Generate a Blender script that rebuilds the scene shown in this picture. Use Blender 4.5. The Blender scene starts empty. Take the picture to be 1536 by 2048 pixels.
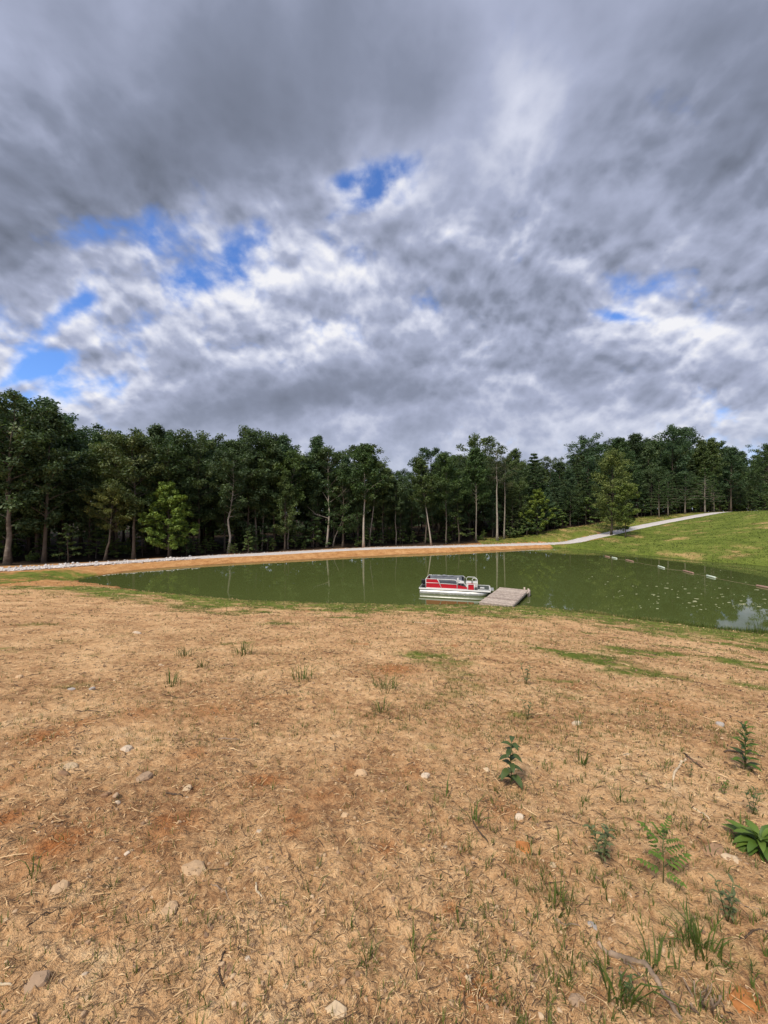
import bpy, math, random
import numpy as np
from mathutils import Vector
R = math.radians
scene = bpy.context.scene
col = scene.collection

# ------------------------------------------------------------------ camera, sky, sun, exposure
CAMZ = 6.4
FPX = 770.0                       # focal length in photo pixels (1536 x 2048 frame)
cam_d = bpy.data.cameras.new('camera')
cam_d.sensor_width = 36.0
cam_d.lens = FPX / 2048.0 * 36.0
cam_d.clip_start = 0.05
cam_d.clip_end = 3000
cam = bpy.data.objects.new('camera', cam_d)
cam.location = (0, 0, CAMZ)
cam.rotation_euler = (R(90), 0, 0)
col.objects.link(cam)
scene.camera = cam

SUN_EL, SUN_AZ = 52.0, 215.0      # azimuth clockwise from +Y (forward): the sun stands behind the left shoulder
EXPO = 1.46
sd_ = bpy.data.lights.new('sun', 'SUN')
sd_.energy = 1.5
sd_.angle = R(11)
sd_.color = (1.0, 0.93, 0.83)
sun = bpy.data.objects.new('sun', sd_)
sdir = Vector((math.sin(R(SUN_AZ)) * math.cos(R(SUN_EL)), math.cos(R(SUN_AZ)) * math.cos(R(SUN_EL)), math.sin(R(SUN_EL))))
sun.rotation_euler = sdir.to_track_quat('Z', 'Y').to_euler()
sun.location = sdir * 60
col.objects.link(sun)

scene.view_settings.view_transform = 'Standard'
try: scene.view_settings.look = 'None'
except Exception: pass
scene.view_settings.gamma = 1.0
scene.view_settings.use_curve_mapping = False
scene.view_settings.exposure = EXPO
scene.cycles.max_bounces = 8
scene.cycles.transparent_max_bounces = 8
scene.cycles.use_denoising = True


class NT:
    """small helper round a node tree"""
    def __init__(s, tree):
        s.t = tree
        tree.nodes.clear()
    def n(s, typ, **kw):
        nd = s.t.nodes.new(typ)
        for k, v in kw.items(): setattr(nd, k, v)
        return nd
    def put(s, sock, v):
        if hasattr(v, 'is_output'): s.t.links.new(v, sock)
        elif v is not None:
            if isinstance(v, (tuple, list)) and len(v) == 3 and sock.type == 'RGBA': v = (*v, 1)
            sock.default_value = v
    def m(s, op, a, b=None, c=None, clamp=False):
        nd = s.n('ShaderNodeMath', operation=op); nd.use_clamp = clamp
        for i, v in enumerate((a, b, c)):
            if v is not None: s.put(nd.inputs[i], v)
        return nd.outputs[0]
    def vm(s, op, a, b=None, scale=None):
        nd = s.n('ShaderNodeVectorMath', operation=op)
        s.put(nd.inputs[0], a)
        if b is not None: s.put(nd.inputs[1], b)
        if scale is not None: s.put(nd.inputs['Scale'], scale)
        return nd.outputs[0]
    def noise(s, vec, scale, detail=4, rough=0.5, lac=2.0, dist=0.0, dim='3D', col_=False):
        nd = s.n('ShaderNodeTexNoise', noise_dimensions=dim)
        if vec is not None: s.put(nd.inputs['Vector'], vec)
        nd.inputs['Scale'].default_value = scale; nd.inputs['Detail'].default_value = detail
        nd.inputs['Roughness'].default_value = rough; nd.inputs['Lacunarity'].default_value = lac
        nd.inputs['Distortion'].default_value = dist
        return nd.outputs['Color' if col_ else 'Fac']
    def ramp(s, f, stops, interp='LINEAR'):
        nd = s.n('ShaderNodeValToRGB'); s.put(nd.inputs[0], f)
        cr = nd.color_ramp; cr.interpolation = interp
        while len(cr.elements) < len(stops): cr.elements.new(0.5)
        for e, (p, c) in zip(cr.elements, stops):
            e.position = p; e.color = (*c, 1) if len(c) == 3 else c
        return nd.outputs[0]
    def mapr(s, v, a, b, c=0.0, d=1.0, smooth=True):
        nd = s.n('ShaderNodeMapRange', interpolation_type='SMOOTHSTEP' if smooth else 'LINEAR')
        for i, x in enumerate((v, a, b, c, d)): s.put(nd.inputs[i], x)
        return nd.outputs[0]
    def mix(s, f, a, b, mode='MIX'):
        nd = s.n('ShaderNodeMix', data_type='RGBA', blend_type=mode)
        s.put(nd.inputs[0], f); s.put(nd.inputs[6], a); s.put(nd.inputs[7], b)
        return nd.outputs[2]
    def link(s, a, b): s.t.links.new(a, b)


def make_world():
    w = bpy.data.worlds.new('World'); scene.world = w; w.use_nodes = True
    N = NT(w.node_tree)
    out = N.n('ShaderNodeOutputWorld'); bg = N.n('ShaderNodeBackground')
    N.link(bg.outputs[0], out.inputs[0])
    STR = 0.07
    bg.inputs[1].default_value = STR
    sky = N.n('ShaderNodeTexSky', sky_type='NISHITA')
    sky.sun_disc = False
    sky.sun_elevation = R(SUN_EL); sky.sun_rotation = R(SUN_AZ)
    sky.air_density = 1.0; sky.dust_density = 0.6; sky.ozone_density = 2.0
    geo = N.n('ShaderNodeTexCoord')
    d = geo.outputs['Generated']
    sx = N.n('ShaderNodeSeparateXYZ'); N.link(d, sx.inputs[0])
    dx, dy, dz = sx.outputs
    zcl = N.m('MAXIMUM', dz, -0.05)
    zc = N.m('MULTIPLY_ADD', N.m('POWER', N.m('SUBTRACT', 1.0, zcl), 1.5), CZ, zcl)
    # position on a level cloud deck one unit up: x right, y ahead
    px = N.m('DIVIDE', dx, zc); py = N.m('DIVIDE', dy, zc)
    cb = N.n('ShaderNodeCombineXYZ'); N.link(px, cb.inputs[0]); N.link(py, cb.inputs[1])
    P = cb.outputs[0]
    # shred the deck's outlines with a domain warp so nothing placed by hand reads as a round blob
    w1 = N.noise(P, 2.4, 3, 0.45, col_=True)
    w1 = N.vm('SCALE', N.vm('SUBTRACT', w1, (0.5, 0.5, 0.5)), scale=0.11)
    Q = N.vm('ADD', P, w1)
    def blobs(items, vec):
        acc = None
        for (bx, by, rx, ry, rot, amp) in items:
            mp = N.n('ShaderNodeMapping', vector_type='TEXTURE')
            N.link(vec, mp.inputs[0])
            mp.inputs['Location'].default_value = (bx, by, 0)
            mp.inputs['Rotation'].default_value = (0, 0, R(rot))
            mp.inputs['Scale'].default_value = (rx, ry, 1)
            ln = N.n('ShaderNodeVectorMath', operation='DOT_PRODUCT')
            N.link(mp.outputs[0], ln.inputs[0]); N.link(mp.outputs[0], ln.inputs[1])
            g = N.m('MULTIPLY', N.m('EXPONENT', N.m('MULTIPLY', ln.outputs['Value'], -1.0)), amp)
            acc = g if acc is None else N.m('ADD', acc, g)
        return acc
    cover = blobs(COVER, Q)
    def billow(vec, f0, octs, gain):
        acc = None; amp = 1.0; tot = 0.0; f = f0
        for o in range(octs):
            n = N.noise(N.vm('ADD', vec, (3.1 * o, 1.7 * o, .9 * o)), f, 1.0, 0.35)
            v = N.m('MULTIPLY', N.m('SQRT', N.m('ADD', N.m('POWER', N.m('MULTIPLY_ADD', n, 2.0, -1.0), 2.0), 0.012)), amp)
            acc = v if acc is None else N.m('ADD', acc, v)
            tot += amp; amp *= gain; f *= 2.15
        return N.m('MULTIPLY', acc, 1.0 / tot)
    def lumps(vec):
        v = N.n('ShaderNodeTexVoronoi', voronoi_dimensions='2D', feature='SMOOTH_F1')
        N.link(vec, v.inputs['Vector'])
        v.inputs['Scale'].default_value = 4.7; v.inputs['Detail'].default_value = 2.6; v.inputs['Roughness'].default_value = 0.50
        v.inputs['Lacunarity'].default_value = 2.3; v.inputs['Smoothness'].default_value = 0.45
        b = N.m('MULTIPLY_ADD', v.outputs['Distance'], -1.0, 1.0)
        b = N.m('MULTIPLY', b, VORK)
        m = N.noise(N.vm('ADD', vec, (7.3, 2.1, 0.4)), 3.8, 7.0, 0.55)
        return N.m('MULTIPLY_ADD', b, 0.62, N.m('MULTIPLY', m, 0.55))
    big = N.noise(Q, 1.4, 2.0, 0.45)
    lm = lumps(Q)
    # towards the zenith, where the light on the puffs comes from
    up = N.vm('SCALE', N.vm('NORMALIZE', P), scale=-0.042)
    l1 = lumps(N.vm('ADD', Q, up))
    edge = N.noise(N.vm('ADD', Q, (1.3, 9.1, 3.4)), 7.0, 8, 0.60)
    far = N.mapr(py, 1.33, 2.0, 0.0, 0.10)
    core = N.m('ADD', N.m('MULTIPLY_ADD', big, 0.62, cover), N.m('ADD', far, BASECOV))
    base = N.m('ADD', core, N.m('MULTIPLY_ADD', edge, 0.62, N.m('SUBTRACT', N.m('MULTIPLY', lm, 0.9), 1.0)))
    alpha = N.mapr(base, -0.15, 0.17)
    soft = N.m('ADD', N.m('MULTIPLY_ADD', big, 0.62, N.m('MULTIPLY', cover, 0.75)), N.m('ADD', N.m('MULTIPLY', lm, 0.60), BASECOV - 0.575))
    soft = N.m('MULTIPLY_ADD', N.m('SUBTRACT', edge, 0.5), N.mapr(dz, 0.80, 0.55, 0.10, 0.30), N.m('ADD', soft, 0.05))
    lit = N.m('MULTIPLY', N.m('SUBTRACT', lm, l1), LITK)
    lit = N.m('MULTIPLY', lit, N.mapr(soft, 0.60, 0.15, 0.22, 1.0))
    lit = N.m('MULTIPLY', lit, N.m('MULTIPLY', N.mapr(py, 1.4, 2.0, 1.0, 0.45), N.mapr(dz, 0.82, 0.52, 0.15, 1.0)))
    dark = blobs(DARK, Q)
    tone = N.m('SUBTRACT', N.m('ADD', soft, dark), lit)
    ccol = N.ramp(N.m('ADD', tone, TONE0), CLOUDRAMP, 'LINEAR')
    k = 1.0 / (STR * 2 ** EXPO)
    ccol = N.vm('SCALE', ccol, scale=k)
    skc = N.vm('MULTIPLY', sky.outputs[0], SKYTINT)
    # near the horizon the deck thins into pale haze
    hz = N.mapr(dz, 0.02, 0.26, 0.62, 0.0)
    c = N.mix(alpha, skc, ccol)
    c = N.mix(hz, c, tuple(v * k for v in HORIZON))
    N.link(c, bg.inputs[0])
    w.cycles.sampling_method = 'MANUAL'; w.cycles.sample_map_resolution = 1024

CZ = 0.38                         # the deck's puffs stand up, so they flatten less towards the horizon than a sheet would
def pl(x, y, rx, ry, rot, amp):   # a spot in the cloud deck from its bearing and elevation
    v = Vector((x - 768, FPX, 1024 - y)).normalized()
    zc = v.z + CZ * (1 - v.z) ** 1.5
    q = (v.z + .13) / zc
    return (v.x / zc, v.y / zc, rx * q, ry * q, rot, amp)
COVER = [
    pl(695, 345, .09, .028, -10, -.26), pl(750, 372, .13, .045, -30, -.40), pl(800, 408, .07, .03, -35, -.24), pl(450, 515, .20, .05, -30, -.22), pl(270, 440, .12, .05, -10, -.17),
    pl(130, 632, .20, .04, -16, -.29), pl(40, 745, .36, .045, 0, -.31), pl(900, 485, .10, .035, 0, -.26), pl(1240, 632, .10, .03, 0, -.27),
    pl(350, 490, .14, .05, -20, -.20), pl(150, 790, .5, .10, 0, -.16),
    pl(150, 180, .45, .30, 10, .22), pl(600, 120, .45, .25, 0, .18), pl(1400, 260, .40, .26, 0, .18), pl(1050, 545, .45, .16, 0, .14),
    pl(1400, 470, .4, .08, 0, .14), pl(20, 380, .2, .07, 0, .16), pl(970, 665, .25, .05, 0, .16), pl(1440, 640, .2, .05, 0, .18), pl(1250, 430, .2, .06, 0, .12), pl(950, 700, .9, .12, 0, .07), pl(1400, 700, .6, .12, 0, .08), pl(650, 790, 1.1, .25, 0, .20), pl(620, 640, .7, .16, 0, .06),
]
DARK = [
    pl(60, 330, .40, .22, 10, .20), pl(560, 190, .42, .16, 0, .22), pl(1440, 290, .34, .20, 0, .26), pl(1020, 590, .36, .10, 0, .24),
    pl(60, 500, .34, .08, 0, .26), pl(660, 785, .9, .12, 0, .19), pl(1150, 745, .7, .10, 0, .16), pl(300, 340, .35, .12, 0, .14), pl(330, 540, .16, .05, 0, .20), pl(850, 600, .16, .05, 0, .08),
    pl(1060, 190, .17, .13, 30, -.20), pl(880, 300, .22, .12, 0, -.16), pl(600, 560, .5, .10, 0, -.16), pl(420, 560, .3, .07, 0, -.08), pl(260, 90, .20, .12, 0, -.22), pl(30, 150, .1, .2, 0, -.2),
    pl(1330, 430, .24, .05, 0, -.20), pl(1350, 880, 1.6, .45, 0, -.12), pl(1300, 655, .5, .07, 0, -.16), pl(480, 740, .5, .05, 0, -.12), pl(700, 650, .4, .05, 0, -.16),
]
SUNSTEP = (-0.02, 0.055, 0.0)
BASECOV = 0.22
LITK = 1.9
VORK = 0.55
TONE0 = 0.04
CLOUDRAMP = [(0.0, (0.90, 0.90, 0.94)), (0.12, (0.67, 0.70, 0.83)), (0.30, (0.41, 0.45, 0.60)), (0.54, (0.25, 0.282, 0.38)), (0.85, (0.155, 0.177, 0.235))]
SKYTINT = (0.55, 0.76, 1.12)
HORIZON = (0.50, 0.56, 0.69)
make_world()

# ------------------------------------------------------------------ helpers
def tag(o, label=None, cat=None, group=None, kind=None):
    if label: o['label'] = label
    if cat: o['category'] = cat
    if group: o['group'] = group
    if kind: o['kind'] = kind
    return o

def empty(name, loc, rz=0.0):
    o = bpy.data.objects.new(name, None)
    o.empty_display_size = 0.3
    o.location = loc; o.rotation_euler = (0, 0, rz)
    col.objects.link(o)
    return o

class Geo:
    """collects vertices, tris / quads and one float per vertex ('tint')"""
    def __init__(s): s.V = []; s.F = []; s.T = []; s.n = 0
    def add(s, V, F, tint=0.5):
        V = np.asarray(V, float).reshape(-1, 3)
        F = np.asarray(F, int)
        s.V.append(V); s.F.append(F + s.n)
        s.T.append(np.broadcast_to(np.asarray(tint, float), (len(V),)).copy()); s.n += len(V)
        return s
    def mesh(s, name, mat=None, smooth=False):
        V = np.concatenate(s.V); T = np.concatenate(s.T)
        me = bpy.data.meshes.new(name)
        me.vertices.add(len(V)); me.vertices.foreach_set('co', V.astype(np.float32).ravel())
        tot = np.concatenate([np.full(len(f), f.shape[1]) for f in s.F]).astype(np.int32)
        loops = np.concatenate([f.ravel() for f in s.F]).astype(np.int32)
        me.loops.add(len(loops)); me.loops.foreach_set('vertex_index', loops)
        me.polygons.add(len(tot))
        st = np.concatenate([[0], np.cumsum(tot)[:-1]]).astype(np.int32)
        me.polygons.foreach_set('loop_start', st)
        me.polygons.foreach_set('loop_total', tot)
        me.polygons.foreach_set('use_smooth', np.full(len(tot), smooth))
        at = me.attributes.new('tint', 'FLOAT', 'POINT'); at.data.foreach_set('value', T.astype(np.float32))
        me.update(calc_edges=True)
        if mat: me.materials.append(mat)
        return me
    def obj(s, name, mat=None, parent=None, smooth=False, loc=None):
        o = bpy.data.objects.new(name, s.mesh(name, mat, smooth))
        if parent: o.parent = parent
        if loc is not None: o.location = loc
        col.objects.link(o)
        return o

def tube(path, rad, k=6, cap=True):
    P = np.asarray(path, float); n = len(P); rad = np.broadcast_to(np.asarray(rad, float), (n,))
    T = np.gradient(P, axis=0); T /= np.linalg.norm(T, axis=1)[:, None] + 1e-9
    up = np.where(np.abs(T[:, 2:3]) > 0.9, np.array([[1.0, 0, 0]]), np.array([[0, 0, 1.0]]))
    if np.any(np.abs(T[:, 2]) > 0.9) and not np.all(np.abs(T[:, 2]) > 0.9):
        up = np.tile(np.array([[0.31, 0.95, 0.05]]), (n, 1))
    A = np.cross(T, up); A /= np.linalg.norm(A, axis=1)[:, None] + 1e-9
    B = np.cross(T, A)
    a = np.linspace(0, 2 * math.pi, k, endpoint=False)
    V = P[:, None, :] + rad[:, None, None] * (np.cos(a)[None, :, None] * A[:, None, :] + np.sin(a)[None, :, None] * B[:, None, :])
    V = V.reshape(-1, 3)
    i = np.arange(n - 1)[:, None] * k; j = np.arange(k)[None, :]
    F = np.stack([i + j, i + (j + 1) % k, i + k + (j + 1) % k, i + k + j], -1).reshape(-1, 4)
    if cap:
        c0, c1 = len(V), len(V) + 1
        V = np.vstack([V, P[:1], P[-1:]])
        jj = np.arange(k)
        return V, [F, np.stack([np.full(k, c0), (jj + 1) % k, jj], -1), np.stack([np.full(k, c1), (n - 1) * k + jj, (n - 1) * k + (jj + 1) % k], -1)]
    return V, [F]

def add_tube(g, path, rad, k=6, tint=0.5, cap=True):
    V, Fs = tube(path, rad, k, cap)
    base = g.n
    g.V.append(V); g.T.append(np.full(len(V), tint)); g.n += len(V)
    for f in Fs: g.F.append(f + base)

BOXF = np.array([[0, 2, 3, 1], [4, 5, 7, 6], [0, 1, 5, 4], [2, 6, 7, 3], [0, 4, 6, 2], [1, 3, 7, 5]])
def add_box(g, lo, hi, tint=0.5, jit=0.0, bev=0.0, rng=None):
    lo = np.array(lo, float); hi = np.array(hi, float)
    if bev > 0:            # chamfered along the top edges
        b = bev
        V = []
        for z, s in ((lo[2], 0), (hi[2] - b, 0), (hi[2], b)):
            V += [(lo[0] + s, lo[1] + s, z), (hi[0] - s, lo[1] + s, z), (hi[0] - s, hi[1] - s, z), (lo[0] + s, hi[1] - s, z)]
        F = [[3, 2, 1, 0], [8, 9, 10, 11]]
        for l in (0, 4):
            for q in range(4): F.append([l + q, l + (q + 1) % 4, l + 4 + (q + 1) % 4, l + 4 + q])
        V = np.array(V)
    else:
        V = np.array([[(lo, hi)[(c >> a) & 1][a] for a in range(3)] for c in range(8)]); F = BOXF
    if jit and rng is not None: V = V + rng.normal(0, jit, V.shape)
    g.add(V, F, tint)

def perlin(x, y, seed=0):
    r = np.random.RandomState(seed); pm = r.permutation(512); ang = r.rand(512) * 2 * math.pi
    gx, gy = np.cos(ang), np.sin(ang)
    xi = np.floor(x).astype(int); yi = np.floor(y).astype(int); fx = x - xi; fy = y - yi
    u = fx * fx * fx * (fx * (fx * 6 - 15) + 10); v = fy * fy * fy * (fy * (fy * 6 - 15) + 10)
    def gr(ix, iy, dx, dy):
        h = pm[(pm[ix & 511] + iy) & 511]
        return gx[h] * dx + gy[h] * dy
    a = gr(xi, yi, fx, fy); b = gr(xi + 1, yi, fx - 1, fy); c = gr(xi, yi + 1, fx, fy - 1); d = gr(xi + 1, yi + 1, fx - 1, fy - 1)
    return (a + u * (b - a)) * (1 - v) + (c + u * (d - c)) * v
def fbm(x, y, sc, octv=4, rough=0.5, seed=0):
    s = 0; a = 1.0; t = 0
    for o in range(octv):
        s = s + a * perlin(x * sc, y * sc, seed + o); t += a; a *= rough; sc *= 2.03
    return s / t * 1.5
def sstep(a, b, x):
    t = np.clip((x - a) / (b - a), 0, 1); return t * t * (3 - 2 * t)

# ------------------------------------------------------------------ terrain (water level z = 0, eye 6.4 m above it)
def catmull(P, m, closed=False):
    P = np.asarray(P, float); n = len(P); out = []
    rng_ = range(n) if closed else range(n - 1)
    for i in rng_:
        p0 = P[(i - 1) % n] if closed else P[max(i - 1, 0)]; p1 = P[i]; p2 = P[(i + 1) % n]
        p3 = P[(i + 2) % n] if closed else P[min(i + 2, n - 1)]
        for t in np.linspace(0, 1, m, endpoint=False):
            out.append(0.5 * (2 * p1 + (p2 - p0) * t + (2 * p0 - 5 * p1 + 4 * p2 - p3) * t * t + (3 * p1 - p0 - 3 * p2 + p3) * t ** 3))
    if not closed: out.append(P[-1])
    return np.array(out)

POND0 = [(-28.9, 36.2), (-23.5, 33.4), (-18.6, 30.7), (-9.3, 28), (-2.4, 27), (4, 26.6), (9.6, 26.2), (12.3, 24.9), (15.8, 22.8), (18.4, 21), (21, 20.2), (27, 18), (35, 18),
         (42, 23), (46, 34), (44.7, 44.8), (41.6, 49), (37.8, 56.6), (33.6, 66), (29, 68.2), (18.8, 63.6), (8, 59.5), (-2.9, 54.8), (-15.1, 49.3), (-22.8, 45.3), (-27.1, 41.6)]
POND = catmull(POND0, 4, True)
ROAD0 = [(-80, 20, .8), (-58, 29.5, .65), (-39.2, 39.2, .5), (-33.0, 43.6, .5), (-23.8, 49.8, .52), (-16.4, 53.6, .55), (-3.2, 60.4, .62), (7.5, 63.6, .62), (19.9, 68.2, .52), (27, 71.0, .5), (34.4, 72.6, .6), (39.2, 74.6, 1.25), (46, 78, 2.08), (53, 82.2, 2.9),
         (62, 87.2, 3.86), (72, 92.3, 4.9), (83, 98, 5.95), (92, 103, 6.35), (110, 112, 6.4), (150, 128, 6.2)]
ROAD = catmull(ROAD0, 4)
CP = np.array([
    (0, 0, 4.8), (0, 5, 3.92), (0, 10, 3.05), (0, 16, 1.95), (0, 22, .85), (-5, 8, 3.35), (5, 8, 3.2), (-12, 12, 2.95), (-20, 20, 1.95), (-30, 32, .75), (-36, 36.5, .65), (12, 12, 1.95), (16, 16, .95), (9, 18, 1.3), (-10, 22, 1.0),
    (20, 10, 2.0), (-20, 8, 3.6), (0, -10, 6.2), (-25, -8, 6.0), (25, -8, 5.0), (0, -35, 8), (-45, 22, 1.6), (35, 5, 2.2), (45, 12, 2.2),
    (48, 48, .9), (43, 58, .9), (39, 66, .8), (55, 55, 2.5), (50, 64, 2.0), (47, 71, 1.75), (62, 62, 4.0), (60, 75, 3.5), (70, 70, 5.5), (72, 84, 5.0), (78, 78, 6.6), (85, 90, 6.55), (95, 95, 6.7), (110, 90, 7.0), (60, 40, 3.0), (75, 50, 5.0), (95, 70, 6.8), (60, 25, 3.0), (90, 30, 5),
    (-45, 45, .4), (-36, 51, .3), (-28, 55, .35), (-12, 63.5, .5), (0, 69.5, .6), (12, 75, .8), (24, 78.5, 1.3), (30, 80.5, 1.8), (38, 83, 2.6), (48, 90, 3.5), (58, 95, 4.5), (70, 101, 5.4), (84, 109, 6.2), (95, 115, 6.5),
    (-55, 60, .6), (-30, 75, .6), (0, 90, 1.2), (30, 100, 3), (60, 115, 5), (90, 130, 6.5), (-20, 120, 2), (40, 140, 5), (100, 150, 6.5), (-80, 40, 1), (-80, 90, 1.5), (130, 120, 6.6), (130, 80, 7),
    (0, -150, 6), (-150, -50, 4), (-150, 60, 2), (-120, 150, 3), (0, 200, 4), (150, 180, 6), (180, 60, 6), (150, -60, 4)], float)
def _phi(r2): return np.where(r2 > 0, 0.5 * r2 * np.log(np.maximum(r2, 1e-9)), 0)
def _fit(CP):
    n = len(CP); S = 50.0; p = CP[:, :2] / S
    d2 = ((p[:, None] - p[None]) ** 2).sum(-1)
    A = np.zeros((n + 3, n + 3)); A[:n, :n] = _phi(d2) + np.eye(n) * 0.0015
    A[:n, n] = 1; A[:n, n + 1:] = p; A[n, :n] = 1; A[n + 1:, :n] = p.T
    return np.linalg.solve(A, np.concatenate([CP[:, 2], [0, 0, 0]])), p, S
_W, _P, _S = _fit(CP)
def tps(x, y):
    out = np.empty_like(x)
    for a in range(0, len(x), 20000):
        q = np.stack([x[a:a + 20000], y[a:a + 20000]], 1) / _S
        d2 = ((q[:, None] - _P[None]) ** 2).sum(-1)
        out[a:a + 20000] = _phi(d2) @ _W[:-3] + _W[-3] + q @ _W[-2:]
    return out
def seg_dist(x, y, L, closed):
    """distance to a polyline, side sign (+ left of travel), interpolated third column"""
    A = L if closed else L[:-1]; B = np.roll(L, -1, 0) if closed else L[1:]
    best = np.full(len(x), 1e18); side = np.zeros(len(x)); zz = np.zeros(len(x))
    for a, b in zip(A, B):
        ab = b[:2] - a[:2]; l2 = ab @ ab
        t = np.clip(((x - a[0]) * ab[0] + (y - a[1]) * ab[1]) / l2, 0, 1)
        dx = x - a[0] - t * ab[0]; dy = y - a[1] - t * ab[1]
        d = dx * dx + dy * dy
        k = d < best
        best = np.where(k, d, best)
        side = np.where(k, np.sign(ab[0] * (y - a[1]) - ab[1] * (x - a[0])), side)
        if L.shape[1] > 2: zz = np.where(k, a[2] + t * (b[2] - a[2]), zz)
    return np.sqrt(best), side, zz
def in_poly(x, y, Pg):
    ins = np.zeros(len(x), bool)
    for a, b in zip(Pg, np.roll(Pg, -1, 0)):
        c = ((a[1] > y) != (b[1] > y)) & (x < (b[0] - a[0]) * (y - a[1]) / (b[1] - a[1] + 1e-12) + a[0])
        ins ^= c
    return ins
def terrain(x, y):
    """height, signed distance from the shore (+ on land), distance from the road, side of the road (+ forest)"""
    x = np.asarray(x, float).ravel(); y = np.asarray(y, float).ravel()
    z = tps(x, y)
    r = np.hypot(x, y); z = z + (4.0 - z) * sstep(140, 260, r)
    dp, _, _ = seg_dist(x, y, POND, True)
    sd = np.where(in_poly(x, y, POND), -dp, dp)
    sd = sd + fbm(x, y, 0.55, 3, .5, 71) * .45 * np.exp(-np.abs(sd) / 4)
    dr, side, zr = seg_dist(x, y, ROAD, False)
    slope = np.where(side > 0, .3, .16); slope = np.where((y > 38) & (x < 34), .10, slope)
    w = sstep(0, 3.5, sd)
    z = np.where(sd > 0, z * w + slope * sd * (1 - w), np.maximum(-2.2, .3 * sd - .015))
    z = np.where(sd > 0, np.maximum(z, .03 + .02 * np.minimum(sd, 5)), z)
    wr = 1 - sstep(1.75, 4.2, dr)
    z = np.where(sd > 0, z + (zr - z) * wr * sstep(.2, 2.2, sd), z)
    return z, sd, dr, side
def hgt(x, y): return terrain(x, y)[0]
def at_px(px, py):
    """the ground point seen at that place in the photograph"""
    Y = np.concatenate([np.arange(.8, 8, .01), np.arange(8, 130, .08)])
    X = (px - 768) / FPX * Y
    z = hgt(X, Y); ray = CAMZ - (py - 1024) / FPX * Y
    i = np.argmax(ray <= z)
    return float(X[i]), float(Y[i]), float(z[i])

# where grass grows, 0..1; clay = raw orange subsoil
TAN_SPOTS = []
GREEN_SPOTS = []
def masks(x, y, sd, dr, side):
    n1 = fbm(x, y, .35, 4, .55, 3); n2 = fbm(x, y, 1.3, 3, .5, 9)
    r = np.hypot(x, y)
    near = side < 0
    hill = near & (x > 30) & (y > 30) | (near & (x > 34))
    shore = (1 - sstep(3.5, 12.0, sd + n1 * 8.0)) * (.78 + .6 * n2)
    rightband = sstep(.25, .9, n1 * 1.1 + n2 * .5 + .018 * x + .10)
    for (sx, sy, sr, sa) in GREEN_SPOTS:
        rightband = np.maximum(rightband, sa * np.exp(-(((x - sx) / 1.5) ** 2 + (y - sy) ** 2) / sr ** 2) * (1 + .9 * n2 + .5 * fbm(x, y, 5, 3, .6, 19)))
    g = np.clip(np.maximum(shore, rightband * .8), 0, 1)
    dam = (sd < 9) & (y > 33 + .2 * x) & (x < 31) & ~hill
    g = np.where(dam & (x > -28.5), .06 + .35 * sstep(.3, .8, n2 + .1), g)
    g = np.where(dam & (x <= -28.5) & (sd < 12), np.maximum(.1, g * sstep(39, 35, y + x * .08)), g)
    hb = sstep(-.45, .40, n1 * .8 + .7 * fbm(x * .35, y, .16, 4, .55, 40) + .22)
    g = np.where(hill, .47 + .5 * hb, g)
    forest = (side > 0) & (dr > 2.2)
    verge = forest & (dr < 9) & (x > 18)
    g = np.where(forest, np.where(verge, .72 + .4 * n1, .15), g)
    clay = np.zeros_like(x)
    clay = np.where(dam, .75 + .2 * n1, clay)
    clay = np.where(dr < 3.4, np.maximum(clay, .7), clay)
    clay = np.where(verge & (x > 34), sstep(.0, .4, n1 + .25 * np.exp(-((x - 50) / 14) ** 2)) * (dr < 6), clay)
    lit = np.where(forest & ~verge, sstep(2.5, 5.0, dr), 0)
    orange = .85 * sstep(.34, .68, fbm(x, y, .9, 4, .55, 15) + .12 * fbm(x, y, 6, 3, .6, 4))
    for (sx, sy, sr, sa) in TAN_SPOTS:
        orange = np.maximum(orange, sa * np.exp(-(((x - sx) ** 2 + (y - sy) ** 2) / sr ** 2) * (1 + .9 * fbm(x, y, 5, 3, .6, 8))))
    return np.clip(g, 0, 1), np.clip(clay, 0, 1), lit, np.clip(orange, 0, 1), hill
for (px_, py_, r_, a_) in ((115, 1697, .17, 1.0), (525, 1562, .14, .9), (590, 1640, .10, .6), (340, 1655, .16, .7), (330, 1640, .1, .8), (580, 1676, .06, .9), (770, 1705, .07, .9), (85, 1480, .22, .9), (160, 1450, .14, .8), (280, 1430, .3, .7),
                          (300, 1705, .14, .5), (700, 1535, .10, .6), (955, 1980, .08, .9), (900, 1820, .05, .9), (1000, 1622, .12, .7), (820, 1545, .14, .6), (420, 1425, .3, .6), (790, 1340, .4, .8), (1330, 1410, .5, .5), (390, 1505, .12, .7), (640, 1600, .12, .5), (10, 1640, .12, .9), (1500, 2010, .06, .9)):
    a = at_px(px_, py_); TAN_SPOTS.append((a[0], a[1], r_, a_))

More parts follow.
